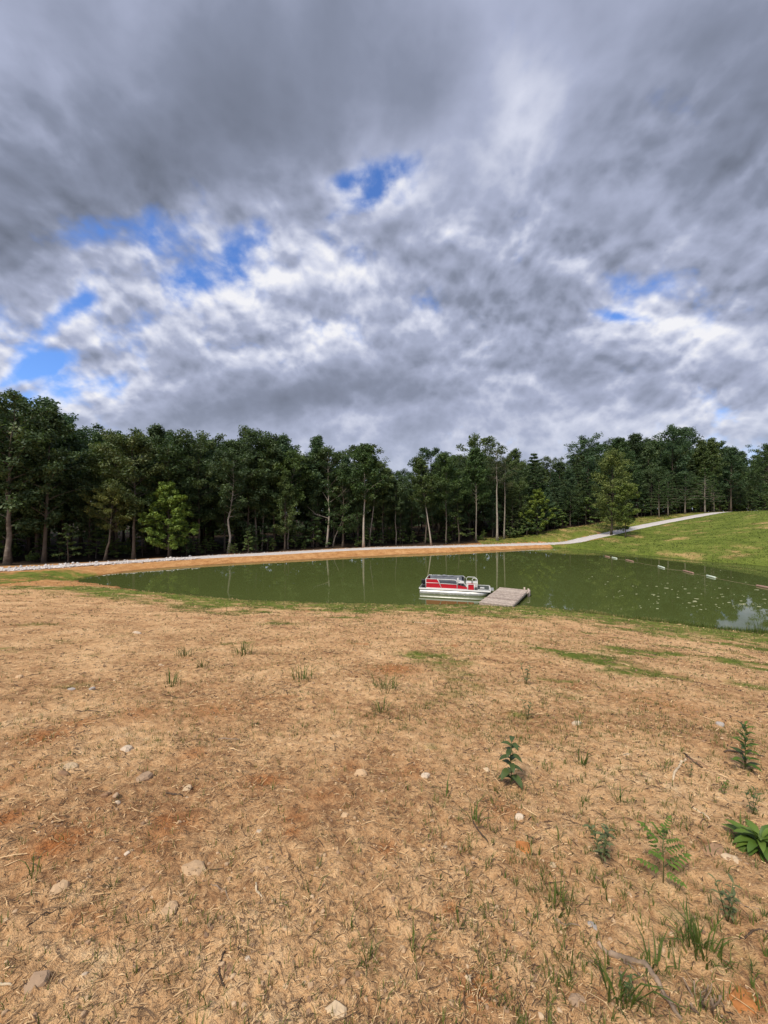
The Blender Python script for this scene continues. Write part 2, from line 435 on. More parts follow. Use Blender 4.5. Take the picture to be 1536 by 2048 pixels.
for (px_, py_, r_, a_) in ((1085, 1300, .45, .9), (1120, 1306, .55, 1.0), (1165, 1314, .6, 1.15), (1215, 1328, .6, 1.15), (1265, 1342, .5, 1.1), (1315, 1352, .4, 1.0), (845, 1312, .5, 1.0), (890, 1325, .5, 1.0), (1250, 1258, 1.3, .9), (1350, 1274, 1.2, .95), (1450, 1288, 1.1, 1.0), (1530, 1300, 1.0, 1.0), (20, 1300, .5, .7), (230, 1275, .5, .6), (1440, 1318, .55, 1.1), (1490, 1328, .6, 1.2), (1536, 1340, .6, 1.1), (1510, 1372, .40, .9),
                          (130, 1285, .5, .6), (80, 1250, .6, .7), (560, 1248, .7, .9), (700, 1235, .8, .9), (1360, 1295, .6, .8), (150, 1372, .35, .5), (205, 1310, .35, .5), (760, 1375, .25, .6), (1130, 1390, .3, .6), (480, 1300, .25, .6), (1050, 1430, .25, .7), (1215, 1700, .14, .45), (1350, 1830, .16, .45), (1450, 1930, .2, .5), (1300, 1780, .12, .45)):
    a = at_px(px_, py_); GREEN_SPOTS.append((a[0], a[1], r_, a_))

# ------------------------------------------------------------------ materials
def new_mat(name):
    m = bpy.data.materials.new(name); m.use_nodes = True
    N = NT(m.node_tree); out = N.n('ShaderNodeOutputMaterial')
    return m, N, out
def principled(N, out, color, rough=.8, spec=.3, normal=None, metal=0.0):
    p = N.n('ShaderNodeBsdfPrincipled')
    N.put(p.inputs['Base Color'], color); N.put(p.inputs['Roughness'], rough)
    p.inputs['Specular IOR Level'].default_value = spec; p.inputs['Metallic'].default_value = metal
    if normal is not None: N.link(normal, p.inputs['Normal'])
    if out is not None: N.link(p.outputs[0], out.inputs[0])
    return p
def bump(N, h, strength=.3, dist=.02):
    b = N.n('ShaderNodeBump'); b.inputs['Strength'].default_value = strength; b.inputs['Distance'].default_value = dist
    N.put(b.inputs['Height'], h); return b.outputs[0]
def attr(N, name):
    a = N.n('ShaderNodeAttribute', attribute_name=name); return a.outputs['Fac']
def simple(name, c, rough=.6, var=.15, scale=8.0, spec=.3, metal=0.0, bmp=0.0, stretch=None):
    m, N, out = new_mat(name)
    tc = N.n('ShaderNodeTexCoord').outputs['Object']
    if stretch:
        mp = N.n('ShaderNodeMapping'); N.link(tc, mp.inputs[0]); mp.inputs['Scale'].default_value = stretch; tc = mp.outputs[0]
    f = N.noise(tc, scale, 5, .6)
    c0 = tuple(v * (1 - var) for v in c); c1 = tuple(min(1, v * (1 + var)) for v in c)
    cc = N.ramp(f, [(.3, c0), (.7, c1)])
    nm = bump(N, N.noise(tc, scale * 3, 4, .6), bmp, .02) if bmp else None
    principled(N, out, cc, rough, spec, nm, metal)
    return m
def tinted(name, stops, rough=.8, spec=.2, trans=0.0, objvar=.0, noise_scale=0.0):
    """colour from the mesh's own 'tint' value; leaves let some light through"""
    m, N, out = new_mat(name)
    t = attr(N, 'tint')
    if noise_scale:
        tc = N.n('ShaderNodeTexCoord').outputs['Object']
        t = N.m('ADD', t, N.m('MULTIPLY', N.m('SUBTRACT', N.noise(tc, noise_scale, 4, .6), .5), .6), clamp=True)
    c = N.ramp(t, stops)
    if objvar:
        oi = N.n('ShaderNodeObjectInfo')
        c = N.mix(1.0, c, oi.outputs['Color'], 'MULTIPLY')
    p = principled(N, None, c, rough, spec)
    if trans:
        tr = N.n('ShaderNodeBsdfTranslucent'); N.link(N.vm('MULTIPLY', c, (1.15, 1.25, .7)), tr.inputs[0])
        ms = N.n('ShaderNodeMixShader'); ms.inputs[0].default_value = trans
        N.link(p.outputs[0], ms.inputs[1]); N.link(tr.outputs[0], ms.inputs[2]); N.link(ms.outputs[0], out.inputs[0])
    else: N.link(p.outputs[0], out.inputs[0])
    return m

def ground_material():
    m, N, out = new_mat('dry_soil')
    pos = N.n('ShaderNodeNewGeometry').outputs['Position']
    g, clay, lit, orange = (attr(N, k) for k in ('grass', 'clay', 'litter', 'orange'))
    n_a = N.noise(pos, .8, 5, .65); n_b = N.noise(pos, 9.0, 5, .65); n_c = N.noise(pos, 55.0, 4, .65); n_d = N.noise(pos, 190.0, 3, .6)
    mixn = N.m('ADD', N.m('ADD', N.m('MULTIPLY', n_a, .32), N.m('MULTIPLY', n_b, .34)), N.m('ADD', N.m('MULTIPLY', n_c, .21), N.m('MULTIPLY', n_d, .13)))  # fine-grain colour contrast also stands in for small shadows between clods
    soil = N.ramp(mixn, [(.36, (.17, .078, .034)), (.43, (.36, .190, .086)), (.495, (.56, .33, .155)), (.56, (.72, .455, .228)), (.65, (.80, .58, .33))])
    # orange subsoil showing through
    oc = N.ramp(n_c, [(.3, (.26, .075, .018)), (.7, (.50, .19, .055))])
    of = N.m('MULTIPLY', orange, N.mapr(N.m('ADD', n_b, N.m('MULTIPLY', n_c, .5)), .45, .75), clamp=True)
    soil = N.mix(N.m('MULTIPLY', of, .9), soil, oc)
    # grey, damp flecks of rotting straw
    fl = N.m('MULTIPLY', N.mapr(N.noise(pos, 23.0, 4, .7), .60, .70), .65)
    soil = N.mix(fl, soil, (.115, .075, .045))
    cl = N.ramp(N.m('ADD', N.m('MULTIPLY', N.noise(pos, 1.6, 6, .65), .6), N.m('MULTIPLY', n_b, .4)), [(.36, (.27, .115, .035)), (.5, (.43, .20, .065)), (.64, (.54, .30, .12))])
    soil = N.mix(clay, soil, cl)
    gf = N.mapr(N.m('ADD', g, N.m('MULTIPLY', N.m('SUBTRACT', N.m('ADD', N.m('MULTIPLY', n_b, .5), N.m('MULTIPLY', N.noise(pos, 2.6, 5, .7), .5)), .5), 1.3)), .25, .85)
    gc = N.ramp(N.m('ADD', N.m('MULTIPLY', N.noise(pos, .35, 5, .6), .5), N.m('MULTIPLY', N.noise(pos, 5.0, 4, .65), .5)), [(.32, (.060, .080, .012)), (.5, (.125, .160, .024)), (.68, (.22, .235, .050))])
    c = N.mix(gf, soil, gc)
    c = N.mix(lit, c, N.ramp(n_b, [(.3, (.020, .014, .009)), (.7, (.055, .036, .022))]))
    # soaked margin at the waterline
    zz = N.n('ShaderNodeSeparateXYZ'); N.link(pos, zz.inputs[0])
    wet = N.mapr(zz.outputs[2], .0, .10, .45, 1.0)
    c = N.vm('SCALE', c, scale=wet)
    h = N.m('ADD', N.m('MULTIPLY', n_b, .5), N.m('ADD', N.m('MULTIPLY', n_c, .35), N.m('MULTIPLY', n_d, .15)))
    principled(N, out, c, .95, .12, bump(N, h, 1.0, .06))
    return m
M_SOIL = ground_material()
def water_material():
    m, N, out = new_mat('pond_water')
    pos = N.n('ShaderNodeNewGeometry').outputs['Position']
    mp = N.n('ShaderNodeMapping'); N.link(pos, mp.inputs[0]); mp.inputs['Scale'].default_value = (1, 1, 1)
    h = N.m('ADD', N.m('MULTIPLY', N.noise(mp.outputs[0], .5, 3, .5), .8), N.m('MULTIPLY', N.noise(mp.outputs[0], 2.4, 3, .5), .25))
    c = N.ramp(N.noise(pos, .06, 4, .6), [(.3, (.070, .088, .023)), (.7, (.082, .101, .028))])
    p = principled(N, out, c, .02, .5, bump(N, h, .03, .035))
    p.inputs['IOR'].default_value = 1.33
    return m
M_WATER = water_material()
M_GRAVEL = tinted('crushed_stone', [(0, (.30, .27, .25)), (.5, (.50, .46, .43)), (1, (.68, .63, .58))], .9, .15, noise_scale=2.2)
M_BARK = tinted('grey_bark', [(0, (.045, .035, .026)), (.5, (.13, .105, .08)), (1, (.44, .38, .31))], .95, .1, noise_scale=3.0)
M_LEAF = tinted('tree_leaves', [(0, (.034, .054, .022)), (.45, (.074, .106, .042)), (.8, (.120, .150, .060)), (1, (.17, .19, .08))], .55, .35, trans=.28, objvar=1)
M_GRASS = tinted('grass_blades', [(0, (.040, .066, .010)), (.45, (.085, .118, .020)), (.72, (.145, .158, .036)), (.86, (.28, .21, .08)), (1, (.46, .34, .17))], .6, .3, trans=.2)
M_STRAW = tinted('old_straw', [(0, (.045, .030, .020)), (.25, (.13, .08, .045)), (.55, (.38, .235, .11)), (1, (.68, .47, .25))], .85, .15)
M_STONE = tinted('field_stone', [(0, (.22, .135, .08)), (.3, (.34, .22, .13)), (.6, (.52, .36, .21)), (.85, (.64, .47, .30)), (1, (.74, .64, .50))], .9, .15, noise_scale=14)
M_RUSTSTONE = simple('orange_sandstone', (.42, .17, .055), .9, .35, 14, .1, bmp=.4)
M_WOODGREY = simple('weathered_wood', (.27, .195, .135), .9, .45, 9, .12, bmp=.5, stretch=(1, 1, 1))

# ------------------------------------------------------------------ ground sheets
def build_ground():
    fr = np.deg2rad(np.arange(-70, 70.001, .23)); rest = np.deg2rad(np.arange(74, 287, 4.0))
    ang = np.concatenate([fr, rest])                    # clockwise from +Y
    rr = [.02, .06, .12, .2, .3]
    while rr[-1] < 900:
        r = rr[-1]; rr.append(r * (1.035 if r < 1.1 else 1.0062 if r < 36 else 1.011 if r < 130 else 1.06))
    rr = np.array(rr); nr, na = len(rr), len(ang)
    X = (rr[:, None] * np.sin(ang)[None]).ravel(); Y = (rr[:, None] * np.cos(ang)[None]).ravel()
    z, sd, dr, side = terrain(X, Y)
    g, clay, lit, orange, hill = masks(X, Y, sd, dr, side)
    r = np.hypot(X, Y)
    land = sstep(0, .6, sd) * sstep(1.5, 2.6, dr)
    rough = land * (1 - sstep(24, 45, r))
    fine = land * (1 - sstep(8, 18, r))
    z = z + rough * (.07 * fbm(X, Y, .5, 3, .5, 21) + .04 * fbm(X, Y, 1.9, 3, .55, 22))
    cl = fbm(X, Y, 7.5, 4, .6, 23); z = z + fine * .030 * cl
    rid = 1 - np.abs(fbm(X, Y, 15, 3, .6, 27)) * 2.2
    z = z + fine * .014 * rid
    zfar = land * sstep(30, 45, r) * (1 - sstep(200, 300, r))
    z = z + zfar * (.10 * fbm(X, Y, .35, 3, .5, 31) + np.where(hill, .06, .03) * fbm(X, Y, 1.2, 2, .5, 32))
    V = np.stack([X, Y, z], 1)
    i = np.arange(nr - 1)[:, None] * na; j = np.arange(na)[None]; j2 = (j + 1) % na
    F = np.stack([i + j, i + na + j, i + na + j2, i + j2], -1).reshape(-1, 4)[:, ::-1]
    fc = V[F].mean(1)
    k0 = F[:, 0]
    region = np.zeros(len(F), int)
    hil = hill[k0]; fo = (side[k0] > 0) & (dr[k0] > 2.0)
    dm = (~hil) & (~fo) & ((dr[k0] < 8.5) & (X[k0] < 36)) & (Y[k0] > 20)
    region[hil] = 1; region[dm] = 2; region[fo] = 3
    region[(r[k0] > 260)] = 3
    names = {0: ('ground', 'bare tan slope of straw and stones running down to the pond', 'ground'),
             1: ('hill', 'green grassy hillside rising on the far side of the pond', 'hill'),
             2: ('earth_dam', 'low orange clay bank that holds the pond and carries the road', 'bank'),
             3: ('forest_floor', 'dark leaf-strewn floor under the trees behind the road', 'ground')}
    for rg, (nm, lab, cat) in names.items():
        f = F[region == rg]; u, inv = np.unique(f, return_inverse=True)
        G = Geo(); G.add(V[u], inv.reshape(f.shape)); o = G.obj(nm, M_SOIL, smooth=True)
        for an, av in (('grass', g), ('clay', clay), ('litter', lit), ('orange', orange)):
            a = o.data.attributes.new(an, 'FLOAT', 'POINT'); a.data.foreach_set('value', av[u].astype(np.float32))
        tag(o, lab, cat, kind='structure')
    # soil right under the camera
build_ground()

# water: one level sheet whose rim lies under the banks
cen = POND.mean(0)
out_ = []
for a, p, b in zip(np.roll(POND, 1, 0), POND, np.roll(POND, -1, 0)):
    t = b - a; nrm = np.array([t[1], -t[0]]); nrm /= np.linalg.norm(nrm)
    out_.append(p)
OP = np.array(out_)
area = .5 * np.sum(OP[:, 0] * np.roll(OP[:, 1], -1) - OP[:, 1] * np.roll(OP[:, 0], -1))
nn = np.roll(OP, -1, 0) - np.roll(OP, 1, 0); nn = np.stack([nn[:, 1], -nn[:, 0]], 1) * np.sign(area); nn /= np.linalg.norm(nn, axis=1)[:, None]
OP = OP + nn * 1.2
me = bpy.data.meshes.new('pond_water')
order = OP if area > 0 else OP[::-1]
me.from_pydata([(p[0], p[1], 0.0) for p in order], [], [list(range(len(order)))]); me.materials.append(M_WATER)
water = bpy.data.objects.new('pond_water', me); col.objects.link(water)
tag(water, 'still olive-green pond reflecting the woods', 'pond', kind='structure')

def build_road():
    L = catmull(ROAD, 3); t = np.gradient(L[:, :2], axis=0); t /= np.linalg.norm(t, axis=1)[:, None]; n = np.stack([-t[:, 1], t[:, 0]], 1)
    offs = np.array([-1.75, -1.55, -1.0, -.35, .35, 1.0, 1.55, 1.75]); hz = np.array([-.06, .015, .05, .085, .085, .05, .015, -.06])
    V = []
    for k, (o, h) in enumerate(zip(offs, hz)):
        wob = fbm(L[:, 0] + o * 3, L[:, 1], .6, 3, .6, 5) * (.22 if abs(o) > 1.4 else .05)
        V.append(np.column_stack([L[:, :2] + n * (o + wob * np.sign(o))[:, None], L[:, 2] + h]))
    V = np.stack(V, 1); m_, k = V.shape[:2]
    i = np.arange(m_ - 1)[:, None] * k; j = np.arange(k - 1)[None]
    F = np.stack([i + j, i + k + j, i + k + j + 1, i + j + 1], -1).reshape(-1, 4)[:, ::-1]
    G = Geo(); G.add(V.reshape(-1, 3), F, .55 + .25 * fbm(V.reshape(-1, 3)[:, 0], V.reshape(-1, 3)[:, 1], 1.5, 3, .6, 2))
    tag(G.obj('gravel_road', M_GRAVEL, smooth=True), 'pale gravel road along the dam and up the hill beside the woods', 'road', kind='structure')
    # loose lumps of stone heaped along the edges, thickest at the left end
    rg = np.random.RandomState(4); G = Geo()
    ico = np.array([(0, 0, 1), (.9, 0, .3), (.28, .86, .3), (-.72, .53, .3), (-.72, -.53, .3), (.28, -.86, .3), (0, 0, -.4)])
    IF = np.array([[0, 1, 2], [0, 2, 3], [0, 3, 4], [0, 4, 5], [0, 5, 1], [6, 2, 1], [6, 3, 2], [6, 4, 3], [6, 5, 4], [6, 1, 5]])
    cnt = 3200
    u = rg.rand(cnt) ** 1.7 * .62 * (len(L) - 1); ii = u.astype(int)
    leftend = L[ii, 0] < -24
    off = np.where((rg.rand(cnt) < .72) & leftend, rg.normal(-1.4, .25, cnt), rg.uniform(-1.3, 1.7, cnt))
    px = L[ii, :2] + (L[np.minimum(ii + 1, len(L) - 1), :2] - L[ii, :2]) * (u - ii)[:, None] + n[ii] * off[:, None]
    s = rg.uniform(.05, .15, cnt) * np.where(leftend, 1.3, .55)
    ca, sa = np.cos(rg.rand(cnt) * 6.3), np.sin(rg.rand(cnt) * 6.3)
    B = ico[None] * s[:, None, None] * rg.uniform(.7, 1.2, (cnt, 7, 3))
    B = np.stack([B[..., 0] * ca[:, None] - B[..., 1] * sa[:, None], B[..., 0] * sa[:, None] + B[..., 1] * ca[:, None], B[..., 2]], -1)
    zb = L[ii, 2] + .06 - .10 * np.clip(np.abs(off) - 1.5, 0, 1)
    B = B + np.column_stack([px, zb])[:, None]
    G.add(B.reshape(-1, 3), (IF[None] + (np.arange(cnt) * 7)[:, None, None]).reshape(-1, 3), np.repeat(rg.uniform(.45, 1, cnt), 7))
    tag(G.obj('gravel', M_GRAVEL), 'loose pale stone heaped along the edge of the dam road', 'gravel', kind='stuff')
build_road()

# ------------------------------------------------------------------ trees
def leaf_cloud(G, C, rad, per, size, rng, flat=.7, upb=.8, aspect=.55, tshift=0.0, hang=0.0):
    """leaf-sized rhombs scattered through clumps C (n,3) of radius rad (n,)"""
    n = len(C) * per
    ctr = np.repeat(C, per, 0); rr = np.repeat(np.broadcast_to(rad, (len(C),)), per)
    d = rng.normal(0, 1, (n, 3)); d /= np.linalg.norm(d, axis=1)[:, None]
    q = rng.rand(n) ** .45
    P = ctr + d * (rr * q)[:, None] * np.array([1, 1, flat])
    nrm = d * .55 + rng.normal(0, .55, (n, 3)) + np.array([0, 0, upb]); nrm /= np.linalg.norm(nrm, axis=1)[:, None]
    a = np.cross(nrm, rng.normal(0, 1, (n, 3))); a /= np.linalg.norm(a, axis=1)[:, None] + 1e-9
    a[:, 2] -= hang; a /= np.linalg.norm(a, axis=1)[:, None]
    b = np.cross(nrm, a)
    s = size * rng.uniform(.6, 1.35, n)
    l = a * s[:, None]; w = b * (s * aspect)[:, None]
    V = np.stack([P - l * .5, P + w * .5 - l * .05, P + l * .5 + nrm * (s * -.10)[:, None], P - w * .5 - l * .05], 1).reshape(-1, 3)
    F = np.arange(n * 4).reshape(n, 4)
    cs = np.repeat(rng.normal(0, .13, len(C)), per)
    t = np.clip(.46 + cs + rng.normal(0, .14, n) + tshift, 0, 1)
    G.add(V, F, np.repeat(t, 4))

def trunk_path(H, rng, lean=(0, 0), wob=.25, n=10, crook=None):
    t = np.linspace(0, 1, n)
    x = lean[0] * t + np.cumsum(rng.normal(0, wob / n * 1.6, n)) * np.minimum(t * 3, 1); y = lean[1] * t + np.cumsum(rng.normal(0, wob / n * 1.6, n))
    x -= x[0]; y -= y[0]
    if crook is not None:
        x = x + np.interp(t, crook[0], crook[1])
    P = np.stack([x, y, H * t], 1); P[0, 2] = -.35
    return P
def along(P, t):
    z = np.interp(t, np.linspace(0, 1, len(P)), np.arange(len(P))); i = min(int(z), len(P) - 2)
    return P[i] + (P[i + 1] - P[i]) * (z - i)

BIG = []
def grow(kind, H, seed, crown=None, Rw=None, lean=(0, 0), r0=None, crook=None, bark=.35, leafn=1.0, limb_tint=None, lsize=None, forks=(), nl=1.0):
    """returns (trunk mesh Geo, limb Geo or None, crown Geo)"""
    rng = np.random.RandomState(seed)
    T, Lb, C = Geo(), Geo(), Geo()
    r0 = r0 or .012 * H + .02
    lt = bark if limb_tint is None else limb_tint
    P = trunk_path(H * (.97 if kind != 'spread' else .8), rng, lean, .05 * H if kind not in ('pine', 'cone', 'conifer') else .018 * H, 12, crook)
    tt = np.linspace(0, 1, len(P))
    rad = r0 * (1 - .92 * tt ** .9); rad[0] *= 1.5
    add_tube(T, P, rad, 7, bark)
    cs, rs = [], []
    def limb(t, az, L, rise, droop=0.0, r=None, cl=(.45, .7, .88, 1.0), cr=.06, k=5):
        p0 = along(P, t); n = 5; s = np.linspace(0, 1, n)
        d = np.array([math.cos(az), math.sin(az)])
        side = rng.normal(0, .12 * L, 2)
        Q = np.zeros((n, 3))
        Q[:, :2] = p0[:2] + d * (L * s)[:, None] + side * (s ** 2)[:, None]
        Q[:, 2] = p0[2] + rise * L * (s ** .85) - droop * L * s * s
        r = r or max(.02, np.interp(t, tt, rad) * .45)
        add_tube(Lb, Q, r * (1 - .85 * s), k, lt, cap=False)
        for c in cl:
            p = along(Q, c) + rng.normal(0, .05 * L, 3)
            cs.append(p); rs.append(cr * H * rng.uniform(.65, 1.25))
        return Q
    cb = crown if crown is not None else .32
    if kind == 'oval' or kind == 'spread':
        Rw = Rw or .2 * H
        n = int(34 * nl)
        for i in range(n):
            u = (i + rng.rand() * .8) / n
            t = cb + (.99 - cb) * u ** .85
            prof = math.sin(math.pi * (.14 + .80 * u)) ** .7
            L = Rw * prof * rng.uniform(.7, 1.18)
            limb(t, i * 2.4 + rng.normal(0, .4), L, rng.uniform(.15, .55) + .5 * u, cr=.052)
        leaf_cloud(C, np.array(cs), np.array(rs), int(64 * leafn), lsize or .017 * H + .05, rng)
    elif kind == 'cone':
        Rw = Rw or .17 * H
        n = int(40 * nl)
        for i in range(n):
            u = (i + rng.rand() * .8) / n
            t = cb + (.99 - cb) * u
            prof = (1 - u) ** .75 * .92 + .10
            if u < .15: prof *= .55 + 3 * u
            L = Rw * prof * rng.uniform(.75, 1.2)
            limb(t, i * 2.4 + rng.normal(0, .4), L, rng.uniform(.35, .8), cr=.040, cl=(.4, .68, .9, 1.03))
        leaf_cloud(C, np.array(cs), np.array(rs), int(58 * leafn), lsize or .016 * H + .05, rng, flat=.85)
    elif kind == 'conifer':
        Rw = Rw or .19 * H
        nw = int(H * 1.15)
        for w in range(nw):
            u = (w + .3 * rng.rand()) / nw; t = cb + (.985 - cb) * u
            for q in range(5):
                if rng.rand() < .12: continue
                L = Rw * ((1 - u) ** .8 * .95 + .07) * rng.uniform(.65, 1.15)
                limb(t, w * 1.1 + q * 1.257 + rng.normal(0, .2), L, .16 + .4 * u, .12, cl=(.35, .58, .78, .95), cr=.026, k=4)
        leaf_cloud(C, np.array(cs), np.array(rs) , int(30 * leafn), lsize or .016 * H + .05, rng, flat=.45, upb=1.0, aspect=.42, tshift=-.04)
    elif kind == 'pine':
        Rw = Rw or .15 * H
        for i in range(26):
            u = rng.rand(); t = cb + (.99 - cb) * u
            L = Rw * rng.uniform(.45, 1.1) * (math.sin(math.pi * (.2 + .68 * u)) ** .6)
            limb(t, i * 2.4 + rng.normal(0, .5), L, rng.uniform(.0, .45), .05, cl=(.62, .85, 1.0), cr=.036, k=4)
        leaf_cloud(C, np.array(cs), np.array(rs), int(46 * leafn), lsize or .30, rng, flat=.5, aspect=.22, tshift=-.08, upb=.4)
    elif kind == 'bare':                       # half-dead tree: long grey limbs, thin leaf only at the tips
        Rw = Rw or .26 * H
        for (t, az, L, rise) in forks:
            keep = Lb; Lb = Geo(); BIG.append(Lb)
            Q = limb(t, az, L, rise, r=np.interp(t, tt, rad) * .62, cl=(.85, 1.0), cr=.045, k=6)
            for q in range(5):
                f = rng.uniform(.35, .95); p = along(Q, f); a2 = az + rng.choice([-1, 1]) * rng.uniform(.3, .9); l2 = L * rng.uniform(.25, .5)
                s = np.linspace(0, 1, 4)
                QQ = p + np.stack([math.cos(a2) * l2 * s, math.sin(a2) * l2 * s, l2 * s * rng.uniform(.5, 1.3)], 1)
                add_tube(Lb, QQ, .035 * (1 - .8 * s) + .008, 4, lt, cap=False)
                if QQ[-1, 2] > .55 * H: cs.append(QQ[-1]); rs.append(.05 * H)
            Lb = keep
        for i in range(26):
            u = rng.rand(); L = Rw * math.sin(math.pi * (.2 + .72 * u)) * rng.uniform(.4, 1.05)
            limb(.70 + .29 * u, i * 2.4, L, rng.uniform(.3, .9), cl=(.75, 1.0), cr=.052, k=4)
        leaf_cloud(C, np.array(cs), np.array(rs), int(58 * leafn), .34, rng)
    elif kind == 'sapling':
        Rw = Rw or .28 * H
        n = 18
        for i in range(n):
            u = (i + rng.rand()) / n; t = cb + (.98 - cb) * u
            L = Rw * ((1 - u) * .85 + .2) * rng.uniform(.6, 1.2)
            limb(t, i * 2.4 + rng.normal(0, .5), L, rng.uniform(.1, .6), .15, cr=.055, k=4, r=.018, cl=(.5, .8, 1.0))
        leaf_cloud(C, np.array(cs), np.array(rs), int(30 * leafn), lsize or .26, rng, flat=.45, upb=1.2)
    elif kind == 'bush':
        Rw = Rw or .5 * H
        for i in range(26):
            az = i * 2.4; u = rng.rand()
            limb(.05 + .25 * u, az, Rw * rng.uniform(.5, 1.0), rng.uniform(.6, 1.6) * (1.1 - .5 * u), cr=.11, k=4, r=.02, cl=(.5, .8, 1.0))
        leaf_cloud(C, np.array(cs), np.array(rs), int(26 * leafn), lsize or .24, rng, flat=.7)
    return T, Lb, C

def tree_object(name, loc, meshes, label, cat, group=None, tint=(1, 1, 1), sc=1.0, scz=None, rz=0.0):
    root = empty(name, loc, rz); root.scale = (sc, sc, scz or sc)
    tag(root, label, cat, group)
    for nm, me in meshes:
        o = bpy.data.objects.new(nm, me); o.parent = root; o.color = (*tint, 1); col.objects.link(o)
        if nm in ('crown', 'branches'): o['kind'] = 'stuff'
    return root
def meshes_of(G3, tag_):
    T, L, C = G3
    out = [('trunk', T.mesh('trunk_' + tag_, M_BARK, True))]
    if L.n: out.append(('branches', L.mesh('branches_' + tag_, M_BARK, True)))
    if C.n: out.append(('crown', C.mesh('crown_' + tag_, M_LEAF)))
    return out

DULL, MID, OLIVE, LIME, TEAL = (.95, 1.05, 1.0), (1.25, 1.25, .95), (2.0, 1.6, 1.1), (2.15, 2.2, .95), (.9, 1.1, 1.2)
